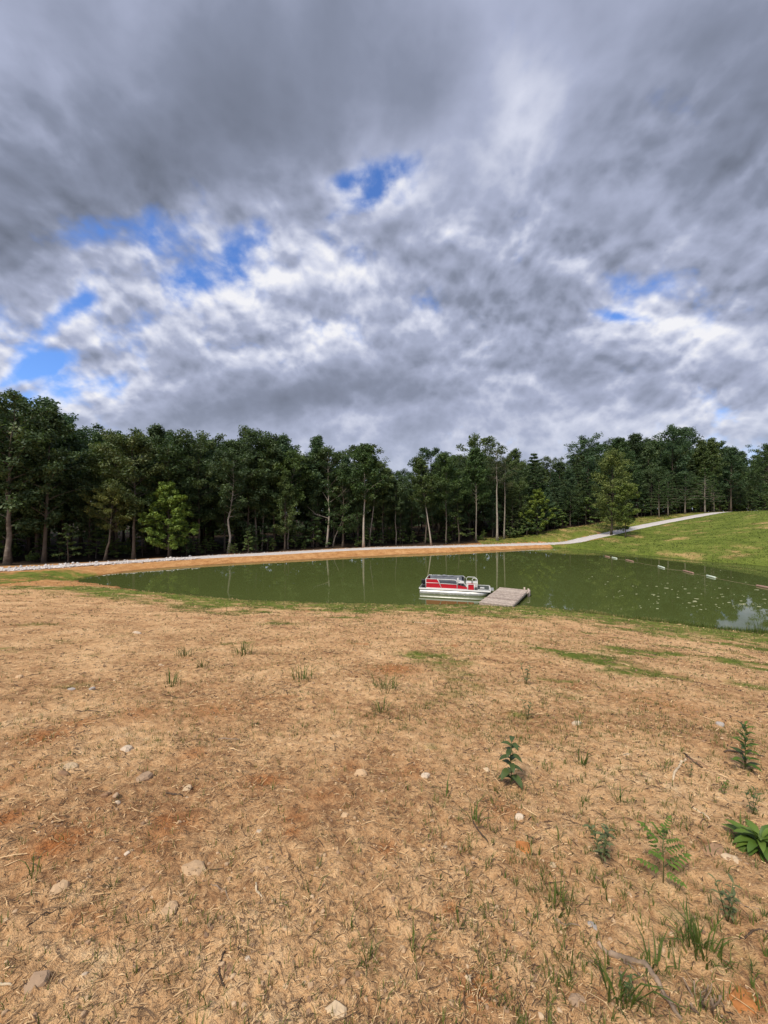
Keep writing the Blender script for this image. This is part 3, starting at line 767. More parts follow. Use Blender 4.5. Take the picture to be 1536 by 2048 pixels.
# --- the trees one can single out: (photo x of trunk foot, distance, photo y of top, kind, kwargs, tint, name, label)
HERO = [
    (14, 43.5, 800, 'oval', dict(crown=.24, Rw=4.2, r0=.30, bark=.55, seed=1, lean=(.6, .3)), DULL, 'broadleaf_tree', 'tall dark tree with the thickest pale trunk, at the left end of the gravel road', 'tree'),
    (88, 46, 812, 'cone', dict(crown=.25, Rw=4.4, r0=.24, bark=.42, seed=2, lean=(.9, .4)), DULL, 'broadleaf_tree', 'tall pointed dark tree with a leaning trunk, second along the road from its left end', 'tree'),
    (135, 45.5, 1045, 'sapling', dict(crown=.12, Rw=1.5, seed=3), MID, 'sapling', 'small sunlit sapling before the dark gap at the left of the woods', 'sapling'),
    (208, 48.5, 985, 'oval', dict(crown=.42, Rw=2.6, r0=.16, bark=.5, seed=4, lean=(1.1, .2), crook=([0, .3, 1], [0, .35, 0])), OLIVE, 'broadleaf_tree', 'olive tree with a slanting thin trunk, left of the twin grey trunks', 'tree'),
    (267, 50, 882, 'oval', dict(crown=.33, Rw=3.9, r0=.22, bark=.52, seed=5, lean=(-.3, .2), nl=1.6), (1.28, 1.2, 1.0), 'broadleaf_tree', 'broad olive-crowned tree directly left of the bright lime tree', 'tree'),
    (337, 50.5, 962, 'cone', dict(crown=.08, Rw=3.2, r0=.11, bark=.5, seed=6, leafn=.95, lsize=.32, nl=2.2), LIME, 'broadleaf_tree', 'bright lime-green cone-shaped young tree standing before the dark woods', 'tree'),
    (315, 57, 846, 'cone', dict(crown=.35, Rw=2.9, seed=61), DULL, 'broadleaf_tree', 'dark pointed tree top rising behind the lime-green tree', 'tree'),
    (397, 56, 880, 'oval', dict(crown=.3, Rw=4.6, seed=7, bark=.3), (.95, 1.0, .8), 'broadleaf_tree', 'rounded dark green tree just right of the lime-green tree', 'tree'),
    (456, 56.3, 915, 'oval', dict(crown=.38, Rw=3.2, r0=.19, bark=.93, seed=8, lean=(.3, 0), crook=([0, .18, .3, .45, 1], [0, .35, .25, .45, .2])), DULL, 'broadleaf_tree', 'tree with a crooked near-white trunk standing out from the dark woods', 'tree'),
    (513, 58.5, 860, 'oval', dict(crown=.33, Rw=3.6, r0=.20, bark=.58, seed=9, lean=(-.6, .2)), DULL, 'broadleaf_tree', 'tall dark tree with a brown leaning trunk right of the white crooked trunk', 'tree'),
    (523, 59.5, 905, 'oval', dict(crown=.32, Rw=2.8, r0=.13, bark=.7, seed=10, lean=(.5, .1)), MID, 'broadleaf_tree', 'slim tree with a pale trunk touching the brown leaning trunk', 'tree'),
    (548, 60.5, 868, 'cone', dict(crown=.34, Rw=3.4, r0=.17, bark=.5, seed=11), DULL, 'broadleaf_tree', 'tall tree with a straight grey trunk and pointed top left of the sky gap', 'tree'),
    (576, 61, 905, 'oval', dict(crown=.36, Rw=2.7, r0=.13, bark=.75, seed=12, lean=(.3, .0), crook=([0, .35, .5, 1], [0, 0, .45, .9])), (1.0, 1.1, .7), 'broadleaf_tree', 'tree whose pale thin trunk forks low, left of the half-bare tree', 'tree'),
    (566, 66, 866, 'cone', dict(crown=.4, Rw=2.5, seed=62), TEAL, 'broadleaf_tree', 'narrow dark tree at the left edge of the deep sky gap', 'tree'),
    (623, 62.5, 930, 'oval', dict(crown=.4, Rw=2.2, r0=.11, bark=.5, seed=13), DULL, 'broadleaf_tree', 'thin dark-stemmed tree left of the twin straight grey trunk', 'tree'),
    (635, 63.5, 868, 'cone', dict(crown=.42, Rw=3.1, r0=.20, bark=.60, seed=14), TEAL, 'broadleaf_tree', 'tall tree with a straight grey trunk behind the half-bare tree', 'tree'),
    (653, 61.8, 897, 'bare', dict(Rw=3.9, r0=.19, bark=.92, seed=15, lean=(.4, .2), limb_tint=.86, crook=([0, .3, 1], [0, .35, .5]),
        forks=((.30, math.pi * .97, 3.6, .28), (.47, math.pi * .9, 2.2, 1.3), (.46, .05, 4.3, .62), (.52, .5, 3.4, 1.1), (.56, 2.5, 3.0, 1.3), (.60, -.3, 2.6, 1.2), (.62, 1.6, 2.0, 1.4))), (.8, .9, .72), 'broadleaf_tree', 'half-bare tree spreading long pale limbs over a silvery trunk', 'tree'),
    (665, 63, 985, 'oval', dict(crown=.8, Rw=1.3, r0=.12, bark=.78, seed=16, lean=(2.2, .2), crook=([0, .2, .45, .75, 1], [0, .1, .75, .6, .9]), leafn=.5), DULL, 'broadleaf_tree', 'thin bowed pale trunk curving to the right beside the half-bare tree', 'tree'),
    (727, 61.5, 884, 'cone', dict(crown=.44, Rw=3.3, r0=.20, bark=1.0, seed=17, lean=(.1, 0)), (.82, 1.0, .68), 'broadleaf_tree', 'tall pointed tree with the straightest whitest trunk, middle of the woods', 'tree'),
    (738, 64, 925, 'oval', dict(crown=.5, Rw=2.6, r0=.14, bark=.72, seed=18, lean=(.9, 0)), MID, 'broadleaf_tree', 'tree with a slanting pale trunk just right of the straightest white trunk', 'tree'),
    (766, 66, 975, 'oval', dict(crown=.55, Rw=2.0, r0=.08, bark=.5, seed=19), DULL, 'broadleaf_tree', 'slender tree with a grey stem in the dark middle of the woods', 'tree'),
    (792, 66, 960, 'oval', dict(crown=.5, Rw=2.2, r0=.09, bark=.75, seed=20), DULL, 'broadleaf_tree', 'slender tree with a thin pale upright stem behind the boat', 'tree'),
    (863, 65.5, 912, 'cone', dict(crown=.42, Rw=2.9, r0=.14, bark=.92, seed=21, lean=(-2.2, .2)), (1.05, 1.1, .75), 'broadleaf_tree', 'tree with a pale thin trunk leaning left, above the red boat', 'tree'),
    (892, 68, 910, 'oval', dict(crown=.3, Rw=3.0, r0=.13, bark=.6, seed=22, lean=(.5, 0)), (.95, 1.1, .75), 'broadleaf_tree', 'leafy green tree with an arching grey stem right of the left-leaning trunk', 'tree'),
    (952, 71, 893, 'cone', dict(crown=.40, Rw=3.3, r0=.14, bark=.7, seed=23), (.85, 1.05, .75), 'broadleaf_tree', 'tall green tree with a thin grey trunk left of the two bare-stemmed pines', 'tree'),
    (918, 68.5, 985, 'sapling', dict(crown=.08, Rw=2.3, seed=24), (1.1, 1.1, .75), 'sapling', 'leafy sapling at the foot of the woods left of the two pines', 'sapling'),
    (994, 71.5, 895, 'pine', dict(crown=.66, Rw=3.3, r0=.23, bark=.80, seed=25), (.95, .85, .8), 'pine_tree', 'taller left one of the two pines with long bare brown trunks', 'pine'),
    (1008, 73.5, 915, 'pine', dict(crown=.60, Rw=3.3, r0=.17, bark=.70, seed=26, lean=(.4, 0)), (1.1, .9, .8), 'pine_tree', 'slimmer right one of the two pines with long bare brown trunks', 'pine'),
    (1074, 79, 978, 'cone', dict(crown=.06, Rw=3.6, r0=.12, bark=.35, seed=27, lsize=.3), (2.1, 2.0, .8), 'broadleaf_tree', 'bushy yellow-green young tree where the road starts to climb', 'tree'),
    (1222, 76.0, 906, 'oval', dict(crown=.06, Rw=3.2, r0=.19, bark=.28, seed=28, leafn=.9, lsize=.28, nl=1.9), (2.0, 1.75, 1.15), 'broadleaf_tree', 'tall narrow olive tree standing alone by the climbing gravel road', 'tree'),
    (1251, 71.5, 972, 'oval', dict(crown=.17, Rw=2.5, r0=.09, bark=.25, seed=29, lsize=.26), (1.8, 1.7, .9), 'broadleaf_tree', 'shorter tree with a thin bare stem on the grass below the climbing road', 'tree'),
    (1318, 95.5, 958, 'conifer', dict(crown=.24, Rw=3.0, r0=.13, bark=.55, seed=30), (.95, 1.15, .85), 'pine_tree', 'feathery young pine left among those edging the hill road', 'pine'),
    (1336, 97, 948, 'conifer', dict(crown=.26, Rw=3.2, r0=.14, bark=.6, seed=31), (.8, 1.0, .85), 'pine_tree', 'feathery green pine second along the hill road behind the lone olive tree', 'pine'),
    (1370, 99.5, 942, 'conifer', dict(crown=.26, Rw=3.4, r0=.15, bark=.6, seed=32), (.8, 1.0, .85), 'pine_tree', 'feathery pine midway along the top stretch of the hill road', 'pine'),
    (1410, 102, 932, 'conifer', dict(crown=.30, Rw=4.0, r0=.17, bark=.75, seed=33), (1.0, 1.2, .8), 'pine_tree', 'light green pine with a pale bare lower trunk near the top of the road', 'pine'),
    (1428, 105, 945, 'conifer', dict(crown=.25, Rw=3.2, r0=.15, bark=.6, seed=34), (.75, .95, .85), 'pine_tree', 'dark pine nearest the end of the visible gravel road', 'pine'),
    (1180, 98, 880, 'oval', dict(crown=.25, Rw=5.0, seed=35), TEAL, 'broadleaf_tree', 'big dark round-topped tree left behind the lone olive tree', 'tree'),
    (1240, 101, 873, 'cone', dict(crown=.25, Rw=5.0, seed=36), (.8, .98, .8), 'broadleaf_tree', 'tall green tree rising straight behind the lone olive tree', 'tree'),
    (1345, 108, 859, 'oval', dict(crown=.35, Rw=4.8, seed=37), TEAL, 'broadleaf_tree', 'tallest tree on the hill with a spreading open top', 'tree'),
    (1402, 112, 876, 'cone', dict(crown=.4, Rw=3.0, seed=38), MID, 'broadleaf_tree', 'left spire of the twin narrow tree tops on the hill', 'tree'),
    (1423, 112, 874, 'cone', dict(crown=.4, Rw=3.0, seed=39), MID, 'broadleaf_tree', 'right spire of the twin narrow tree tops on the hill', 'tree'),
    (1462, 112, 892, 'cone', dict(crown=.3, Rw=4.2, seed=40), TEAL, 'broadleaf_tree', 'dark pointed tree above the end of the gravel road', 'tree'),
    (1545, 104, 898, 'oval', dict(crown=.15, Rw=5.5, seed=41), (.9, 1.05, .8), 'broadleaf_tree', 'dark tree at the right end of the woods behind the hill crest', 'tree'),
]
taken = []
for (px_, D, ytop, kind, kw, tint, nm, lab, cat) in HERO:
    if 480 < px_ < 1010: D += 2.6 if px_ > 600 else 1.2
    x = (px_ - 768) / FPX * D
    z = float(hgt(x, D)[0]); H = CAMZ + (1024 - ytop) / FPX * D - z
    kw = dict(kw); seed = kw.pop('seed')
    BIG.clear()
    G3 = grow(kind, H, seed, **kw)
    tree_object(nm, (x, D, z), meshes_of(G3, 'h%d' % seed) + [('limb', b.mesh('limb', M_BARK, True)) for b in BIG], lab, cat, tint=tint)
    taken.append((x, D))

# --- the rest of the woods: many trees nothing tells apart, from a few grown kinds
PROT = {}
def proto(kind, H, seeds, **kw):
    PROT[kind] = [(H, meshes_of(grow(kind.split('_')[0], H, s, **kw), '%s%d' % (kind, s))) for s in seeds]
proto('oval', 18.0, (101, 102, 103, 104), crown=.15, Rw=4.6)
proto('oval_tall', 18.0, (111, 112), crown=.40, Rw=3.6)
proto('cone', 18.0, (121, 122, 123), crown=.20, Rw=3.7)
proto('conifer', 16.0, (131, 132), crown=.16, Rw=3.6)
proto('sapling', 4.0, (141, 142, 143), crown=.10, Rw=1.5)
proto('bush', 2.0, (151, 152), Rw=1.2)
PROFX = [-400, 0, 30, 75, 115, 160, 200, 260, 330, 400, 460, 490, 570, 580, 600, 630, 680, 700, 730, 760, 790, 830, 850, 905, 950, 995, 1060, 1100, 1140, 1180, 1230, 1290, 1340, 1400, 1440, 1480, 1510, 1536, 1800]
PROFY = [800, 800, 800, 830, 815, 850, 850, 870, 858, 885, 885, 865, 875, 905, 925, 878, 905, 922, 890, 930, 945, 930, 915, 910, 902, 910, 912, 915, 905, 885, 880, 876, 868, 888, 898, 915, 925, 905, 905]
FRONT = catmull([(-100, 20, 0), (-62, 36.5, 0), (-44, 45, 0), (-33, 50.5, 0), (-23, 55, 0), (-12, 61.8, 0), (-2, 66.8, 0), (12, 72.5, 0), (23, 77, 0), (32, 80.5, 0), (40, 86, 0), (50, 92, 0), (62, 97, 0), (76, 102.5, 0), (90, 109, 0), (105, 116, 0), (135, 128, 0), (175, 140, 0)], 6)[:, :2]
sl = np.concatenate([[0], np.cumsum(np.linalg.norm(np.diff(FRONT, axis=0), axis=1))])
rng = np.random.RandomState(77); random.seed(7)
cells = []
for row in range(8):
    s = 2.0 + rng.rand() * 3
    while s < sl[-1]:
        x = np.interp(s, sl, FRONT[:, 0]); y = np.interp(s, sl, FRONT[:, 1])
        x2 = np.interp(s + .5, sl, FRONT[:, 0]); y2 = np.interp(s + .5, sl, FRONT[:, 1])
        t = np.array([x2 - x, y2 - y]); t /= np.linalg.norm(t) + 1e-9; n = np.array([-t[1], t[0]])
        o = row * 4.2 + rng.uniform(-1.3, 1.3) + (0 if row else .6)
        q = np.array([x, y]) + n * o + t * rng.uniform(-1, 1)
        cells.append((row, q[0], q[1])); s += (4.0 + .25 * row) * rng.uniform(.85, 1.2) * (1.0 if y < 90 else 1.15)
LAB = {'oval': ('broadleaf_tree', 'dark round-crowned tree crowded among many others deep in the woods', 'tree', 'round-crowned trees filling the woods'),
       'oval_tall': ('broadleaf_tree', 'dark tree with a high crown crowded deep in the woods', 'tree', 'high-crowned trees filling the woods'),
       'cone': ('broadleaf_tree', 'dark pointed leafy tree crowded among many others deep in the woods', 'tree', 'pointed leafy trees filling the woods'),
       'conifer': ('pine_tree', 'dark feathery evergreen crowded among others in the woods', 'evergreen', 'evergreens filling the woods'),
       'sapling': ('sapling', 'dim undergrowth sapling at the shaded foot of the woods', 'sapling', 'saplings under the edge of the woods'),
       'bush': ('bush', 'low dark bush in the undergrowth at the edge of the woods', 'bush', 'undergrowth bushes along the woods')}
XY = np.array([(c[1], c[2]) for c in cells]); ZZ = hgt(XY[:, 0], XY[:, 1])
nplaced = 0
def place(kind, x, y, z, H, tint, rg):
    nm, lab, cat, grp = LAB[kind]
    H0, ms = PROT[kind][rg.randint(len(PROT[kind]))]
    k = H / H0
    w = k * rg.uniform(.92, 1.15) if kind not in ('sapling', 'bush') else k * rg.uniform(.9, 1.3)
    tree_object(nm, (x, y, z), ms, lab, cat, grp, tint, w, k, rg.rand() * 6.28)
for (row, x, y), z in zip(cells, ZZ):
    px_ = 768 + x / y * FPX
    if px_ < -420 or px_ > 1760: continue
    if min((x - a) ** 2 + (y - b) ** 2 for a, b in taken) < (1.6 if row == 0 else 1.2) ** 2: continue
    if row == 0 and rng.rand() < .38 and px_ < 1000: continue
    if row == 7 and rng.rand() < .4: continue
    yt = np.interp(px_, PROFX, PROFY) + abs(rng.normal(0, 28)) + (14 if row < 3 else 2) + (50 * rng.rand() if row == 0 else 0)
    if rng.rand() < .07: yt -= 30
    H = np.clip(CAMZ + (1024 - yt) / FPX * y - z, 8, 27)
    if px_ > 1020 and row < 2: kind = rng.choice(['conifer', 'conifer', 'oval', 'cone'])
    elif px_ > 1100: kind = rng.choice(['oval', 'oval', 'cone', 'conifer'])
    else: kind = rng.choice(['oval', 'cone', 'oval_tall', 'cone', 'oval', 'cone'])
    if px_ > 1020 and row == 0: H = min(H, rng.uniform(8, 13))
    c = np.array([DULL, MID, TEAL, (.75, .9, .7)][rng.randint(4)]) * rng.uniform(.8, 1.12)
    place(kind, x, y, z, H, tuple(c), rng); nplaced += 1
# undergrowth along and just inside the edge
for i in range(300):
    s = rng.uniform(12, sl[-1] - 8); x = np.interp(s, sl, FRONT[:, 0]); y = np.interp(s, sl, FRONT[:, 1])
    o = rng.choice([-.3, -.2, 1.0, 2, 3, 5, 9]) + rng.uniform(-.8, 1.2)
    x -= o * .42; y += o * .9
    px_ = 768 + x / y * FPX
    if px_ < -60 or px_ > 1600: continue
    right = px_ > 1000
    z = float(hgt(x, y)[0]); kind = 'sapling' if rng.rand() < .75 else 'bush'
    H = (rng.uniform(2.0, 5.5) if kind == 'sapling' else rng.uniform(1.0, 2.4)) * (1.25 if right else 1.0)
    if o < 1 and not right: H *= .62
    place(kind, x, y, z, H, tuple(np.array([DULL, MID, (1.3, 1.35, .85)][rng.randint(3)]) * rng.uniform(1.0, 1.5)), rng); nplaced += 1

# the woods go on behind the rows one can tell apart: one mass of trunks and leaves
def deep_woods():
    rg = np.random.RandomState(5); G = Geo(); C = []; Rr = []
    for i in range(1700):
        s = rg.uniform(0, sl[-1]); x = np.interp(s, sl, FRONT[:, 0]); y = np.interp(s, sl, FRONT[:, 1]); o = 36 + rg.uniform(0, 15)
        x -= o * .42; y += o * .9
        z = .0
        hmax = (1024 - np.interp(768 + x / y * FPX, PROFX, PROFY) - 35) / FPX * y + CAMZ
        C.append((x, y, rg.uniform(0, 1) ** 1.5 * hmax)); Rr.append(rg.uniform(1.8, 3.2))
    C = np.array(C); C[:, 2] = np.maximum(C[:, 2], hgt(C[:, 0], C[:, 1]) + .6)
    leaf_cloud(G, C, np.array(Rr), 44, .8, rg, flat=.9, upb=0.0, tshift=-.1)
    o = G.obj('distant_woods', M_LEAF); o.color = (.75, .9, .85, 1)
    tag(o, 'dense dark mass of woodland closing the view behind the trees', 'woods', kind='stuff')
deep_woods()

# ------------------------------------------------------------------ pontoon boat
M_ALU = simple('brushed_aluminium', (.55, .54, .50), .38, .2, 5, .5, .55, bmp=.05)
M_WHITE = simple('white_rail_paint', (.78, .77, .73), .4, .06, 6)
M_RED = simple('red_panel', (.46, .012, .024), .4, .12, 3, .4)
M_GREYP = simple('grey_panel', (.085, .092, .105), .55, .2, 4)
M_GREYL = simple('grey_vinyl', (.17, .18, .195), .5, .2, 4)
M_VINYL = simple('white_vinyl', (.56, .545, .51), .45, .1, 5)
M_DECK = simple('dark_deck_carpet', (.060, .066, .058), .95, .3, 20)
M_BLACK = simple('black_plastic', (.012, .012, .013), .35, .2, 6, .5)

def part(G, name, mat, par, smooth=False):
    return G.obj(name, mat, par, smooth)
def bar(par, pts, r=.02, name='rail', mat=None, k=6):
    G = Geo(); add_tube(G, pts, r, k); return part(G, name, mat or M_WHITE, par, True)
def boxpart(par, lo, hi, name, mat, bev=.0):
    G = Geo(); add_box(G, lo, hi, bev=bev); return part(G, name, mat, par)
def panel(par, outline, y, th, name, mat):
    """upright sheet in the x-z plane with thickness"""
    G = Geo(); n = len(outline); o = np.array(outline, float)
    V = np.concatenate([np.column_stack([o[:, 0], np.full(n, y - th / 2), o[:, 1]]), np.column_stack([o[:, 0], np.full(n, y + th / 2), o[:, 1]])])
    G.add(V, np.arange(n)[None]); G.F.append(np.arange(2 * n - 1, n - 1, -1)[None])
    G.F.append(np.array([[i, (i + 1) % n, n + (i + 1) % n, n + i] for i in range(n)])[:, ::-1])
    return part(G, name, mat, par)
def make_boat():
    L, W, dz = 5.35, 2.15, .44
    root = empty('pontoon_boat', (2.78, 30.25, 0), math.atan2(-1.32, 5.2))
    tag(root, 'red and white pontoon boat moored beside the wooden dock', 'boat')
    for y in (.28, W - .28):
        G = Geo(); x = np.array([0, .02, .06, 3.9, 4.4, 4.8, 5.05, 5.2, 5.25]); r = np.array([.20, .255, .27, .27, .265, .225, .15, .06, .015])
        z = np.array([.11, .11, .11, .11, .115, .15, .21, .26, .28])
        add_tube(G, np.column_stack([x, np.full(9, y), z]), r, 18)
        t = part(G, 'pontoon', M_ALU, root, True)
        G = Geo(); add_box(G, (.1, y - .05, .36), (4.7, y + .05, dz - .055)); part(G, 'bracket', M_ALU, t)
        for sx in (1.3, 2.6, 3.9):
            bar(t, [(sx, y + .272 * math.sin(a), .11 + .272 * math.cos(a)) for a in np.linspace(0, 2 * math.pi, 17)], .006, 'weld_seam', M_ALU, 4)
    boxpart(root, (0, .06, dz - .05), (L, W - .06, dz), 'deck', M_DECK)
    for y in (.03, W - .03): boxpart(root, (-.01, y - .03, dz - .085), (L + .01, y + .03, dz + .02), 'deck_trim', M_WHITE)
    boxpart(root, (-.05, .0, dz - .08), (-.005, W, dz + .018), 'deck_trim', M_ALU)
    boxpart(root, (L + .005, .0, dz - .08), (L + .05, W, dz + .022), 'deck_trim', M_WHITE)
    y0, y1 = .12, W - .12; b = dz + .05
    # near side: full-height red panel, a step down, the gate gap, the low bow panel
    panel(root, [(.52, b), (1.68, b), (1.40, dz + .70), (.52, dz + .70)], y0, .025, 'fence_panel', M_RED)['label'] = 'tall red panel at the stern'
    panel(root, [(1.74, b), (2.88, b), (2.88, dz + .36), (1.60, dz + .38)], y0, .025, 'fence_panel', M_RED)['label'] = 'low red panel amidships'
    panel(root, [(2.95, b), (3.66, b), (3.66, dz + .20), (2.95, dz + .34)], y0, .025, 'fence_panel', M_RED)['label'] = 'low red panel cut down towards the bow'
    for z in (dz + .73, dz + .42): bar(root, [(.50, y0 - .02, z), (1.42 if z > dz + .5 else 1.55, y0 - .02, z)], .020)
    for z in (dz + .03,): bar(root, [(.50, y0 - .02, z), (3.70, y0 - .02, z)], .022)
    bar(root, [(.50, y0 - .02, dz), (.50, y0 - .02, dz + .73)], .022, 'post')
    bar(root, [(1.40, y0 - .02, dz + .73), (1.52, y0 - .02, dz + .52), (1.72, y0 - .02, dz + .03)], .024, 'post')
    bar(root, [(1.40, y0 - .02, dz + .73), (2.70, y0 - .02, dz + .72), (2.84, y0 - .02, dz + .68), (2.91, y0 - .02, dz + .56), (2.91, y0 - .02, dz)], .022)
    bar(root, [(1.62, y0 - .02, dz + .40), (2.90, y0 - .02, dz + .38)], .018)
    bar(root, [(2.97, y0 - .02, dz + .36), (2.99, y0 - .02, dz + .62), (3.08, y0 - .02, dz + .68), (3.32, y0 - .02, dz + .66), (3.50, y0 - .02, dz + .42), (3.68, y0 - .02, dz + .24), (3.68, y0 - .02, dz)], .020)
    # far side and stern: grey inner faces with a rail on top
    panel(root, [(.52, b), (3.35, b), (3.35, dz + .70), (.52, dz + .70)], y1, .025, 'fence_panel', M_GREYP)['label'] = 'grey inside of the far fence'
    bar(root, [(.50, y1, dz), (.50, y1, dz + .73), (3.30, y1, dz + .73), (3.42, y1, dz + .66), (3.45, y1, dz)], .020)
    G = Geo(); add_box(G, (.505, y0 + .04, b), (.53, y1 - .04, dz + .66)); part(G, 'fence_panel', M_RED, root)
    bar(root, [(.50, y0, dz + .73), (.50, y1, dz + .73)], .020)
    # a grey folded cover lies along the far rail
    G = Geo(); rg = np.random.RandomState(3)
    x = np.linspace(.75, 3.25, 16)
    add_tube(G, np.column_stack([x, y1 - .14 + rg.normal(0, .015, 16), dz + .72 + rg.normal(0, .015, 16)]), .075 + rg.normal(0, .012, 16), 9); part(G, 'folded_cover', M_GREYL, root, True)
    # benches
    boxpart(root, (.60, y1 - .62, dz + .004), (3.2, y1 - .06, dz + .40), 'bench_base', M_GREYP, .03)
    for i in range(3): boxpart(root, (.62 + i * .87, y1 - .60, dz + .405), (.62 + i * .87 + .84, y1 - .20, dz + .50), 'bench_cushion', M_GREYL, .03)
    boxpart(root, (.62, y1 - .19, dz + .41), (3.18, y1 - .07, dz + .72), 'bench_back', M_GREYL, .04)
    boxpart(root, (.62, y0 + .06, dz + .004), (1.5, y0 + .50, dz + .42), 'bench_base', M_GREYP, .03)
    # helm: white swivel chair and console, red box in a white frame
    G = Geo(); add_tube(G, [(3.15, .95, dz), (3.15, .95, dz + .36)], .045, 8); part(G, 'chair_post', M_ALU, root, True)
    boxpart(root, (2.92, .70, dz + .365), (3.42, 1.20, dz + .48), 'chair_seat', M_VINYL, .05)
    G = Geo(); add_box(G, (2.86, .70, dz + .485), (3.0, 1.20, dz + .74), bev=.05); part(G, 'chair_back', M_VINYL, root)
    boxpart(root, (3.55, .62, dz + .004), (3.98, 1.22, dz + .52), 'console', M_VINYL, .05)
    G = Geo(); a = np.linspace(0, 2 * math.pi, 17); add_tube(G, np.column_stack([3.50 - .03 * np.sin(a), .92 + .17 * np.cos(a), dz + .58 + .15 * np.sin(a)]), .014, 5); part(G, 'steering_wheel', M_BLACK, root, True)
    boxpart(root, (3.74, y0 - .02, dz + .01), (4.16, y0 + .46, dz + .42), 'storage_box', M_RED, .02)
    for sx in (3.72, 4.20): bar(root, [(sx, y0 - .05, dz), (sx, y0 - .05, dz + .44)], .022, 'post')
    bar(root, [(3.72, y0 - .05, dz + .44), (4.20, y0 - .05, dz + .44)], .020)
    for (ya, xa, xb, h) in ((y1, 3.55, 4.30, .68), (y1 - .75, 4.02, 4.42, .72)):
        bar(root, [(xa, ya, dz), (xa, ya, dz + h - .1), (xa + .09, ya, dz + h), (xb - .09, ya, dz + h), (xb, ya, dz + h - .12), (xb, ya, dz)], .020)
    bar(root, [(4.42, y1 - .75, dz + .6), (4.42, y0 + .55, dz + .6), (4.42, y0 + .5, dz)], .020)
    boxpart(root, (4.05, y1 - .70, dz + .004), (4.40, y1 - .1, dz + .40), 'bow_seat', M_VINYL, .04)
    # bow deck with a raised lip, a white cleat and a small step
    bar(root, [(4.45, .10, dz + .05), (5.30, .10, dz + .05), (5.33, W - .1, dz + .05), (4.45, W - .1, dz + .05)], .022, 'bow_lip')
    boxpart(root, (4.62, .9, dz + .004), (4.95, 1.15, dz + .07), 'cleat', M_VINYL, .02)
    boxpart(root, (L + .06, .5, dz - .06), (L + .30, 1.6, dz - .02), 'boarding_step', M_ALU)
    # outboard behind the stern
    mo = boxpart(root, (.02, .92, dz + .18), (.40, 1.24, dz + .52), 'outboard_motor', M_BLACK, .06)
    G = Geo(); add_box(G, (.10, 1.01, -.35), (.26, 1.15, dz + .175)); part(G, 'motor_leg', M_BLACK, mo)
    boxpart(root, (.18, .30, dz + .004), (.45, .60, dz + .22), 'fuel_tank', M_BLACK, .04)
    return root
make_boat()

# ------------------------------------------------------------------ floating dock
M_DOCKS = [simple('dock_board_%d' % i, c, .9, .35, 7, .12, bmp=.4) for i, c in enumerate([(.34, .275, .225), (.43, .355, .29), (.28, .22, .18)])]
M_FLOATP = simple('black_float', (.02, .02, .022), .6, .3, 5)
def make_dock():
    p0 = np.array([6.40, 25.85]); p1 = np.array([8.36, 25.05]); p3 = np.array([9.25, 30.7])
    ax = p3 - p0; L = np.linalg.norm(ax); W = float(np.linalg.norm(p1 - p0))
    root = empty('wooden_dock', (p0[0], p0[1], 0), math.atan2(ax[1], ax[0]))
    root.rotation_euler[1] = -.006
    tag(root, 'weathered grey floating dock of planks reaching from the bank beside the boat', 'dock')
    rg = np.random.RandomState(8)                       # local x runs out over the water, -y to the right
    n = 40; w = L / n
    for i in range(n):
        G = Geo(); e0, e1 = rg.normal(0, .018, 2)
        add_box(G, (i * w + .004, -W + e0, .33 + rg.normal(0, .003)), ((i + 1) * w - .006, .0 + e1, .372 + rg.normal(0, .004)), bev=.006)
        part(G, 'plank', M_DOCKS[rg.choice([0, 1, 1, 2])], root)
    for y in (-.06, -W + .06, -W / 2): boxpart(root, (.03, y - .04, .12), (L - .03, y + .04, .325), 'joist', M_DOCKS[2])
    boxpart(root, (-.05, -W + .02, .14), (-.006, -.02, .31), 'end_beam', M_DOCKS[0])
    boxpart(root, (L + .006, -W + .02, .14), (L + .05, -.02, .36), 'end_beam', M_DOCKS[0])
    boxpart(root, (.05, -W - .045, .20), (L - .1, -W - .004, .345), 'side_board', M_DOCKS[1])
    for x in (.9, 2.6, 4.3): boxpart(root, (x, -W + .15, -.18), (x + .95, -.15, .115), 'float', M_FLOATP, .05)
    # mooring timbers lashed to the far right corner
    for (xx, yy, z0, z1, lx, ly) in ((L - .25, -W - .10, -.5, .52, .05, .03), (L - .55, -W - .12, -.5, .40, -.08, -.05), (L - .05, -W + .25, -.5, .55, .02, .0)):
        bar(root, [(xx, yy, z0), (xx + lx, yy + ly, z1)], .065, 'post', M_DOCKS[1], 8)
    bar(root, [(L - 1.0, -W - .12, .30), (L - .4, -W - .17, .36), (L + .12, -W - .05, .40)], .05, 'fender_log', M_DOCKS[1], 7)
    a = np.linspace(0, 2 * math.pi, 15)
    bar(root, np.column_stack([L - .32 + .14 * np.cos(a), np.full(15, -W - .20), .22 + .20 * np.sin(a)]), .035, 'rope_coil', M_DOCKS[1], 5)
    return root
make_dock()

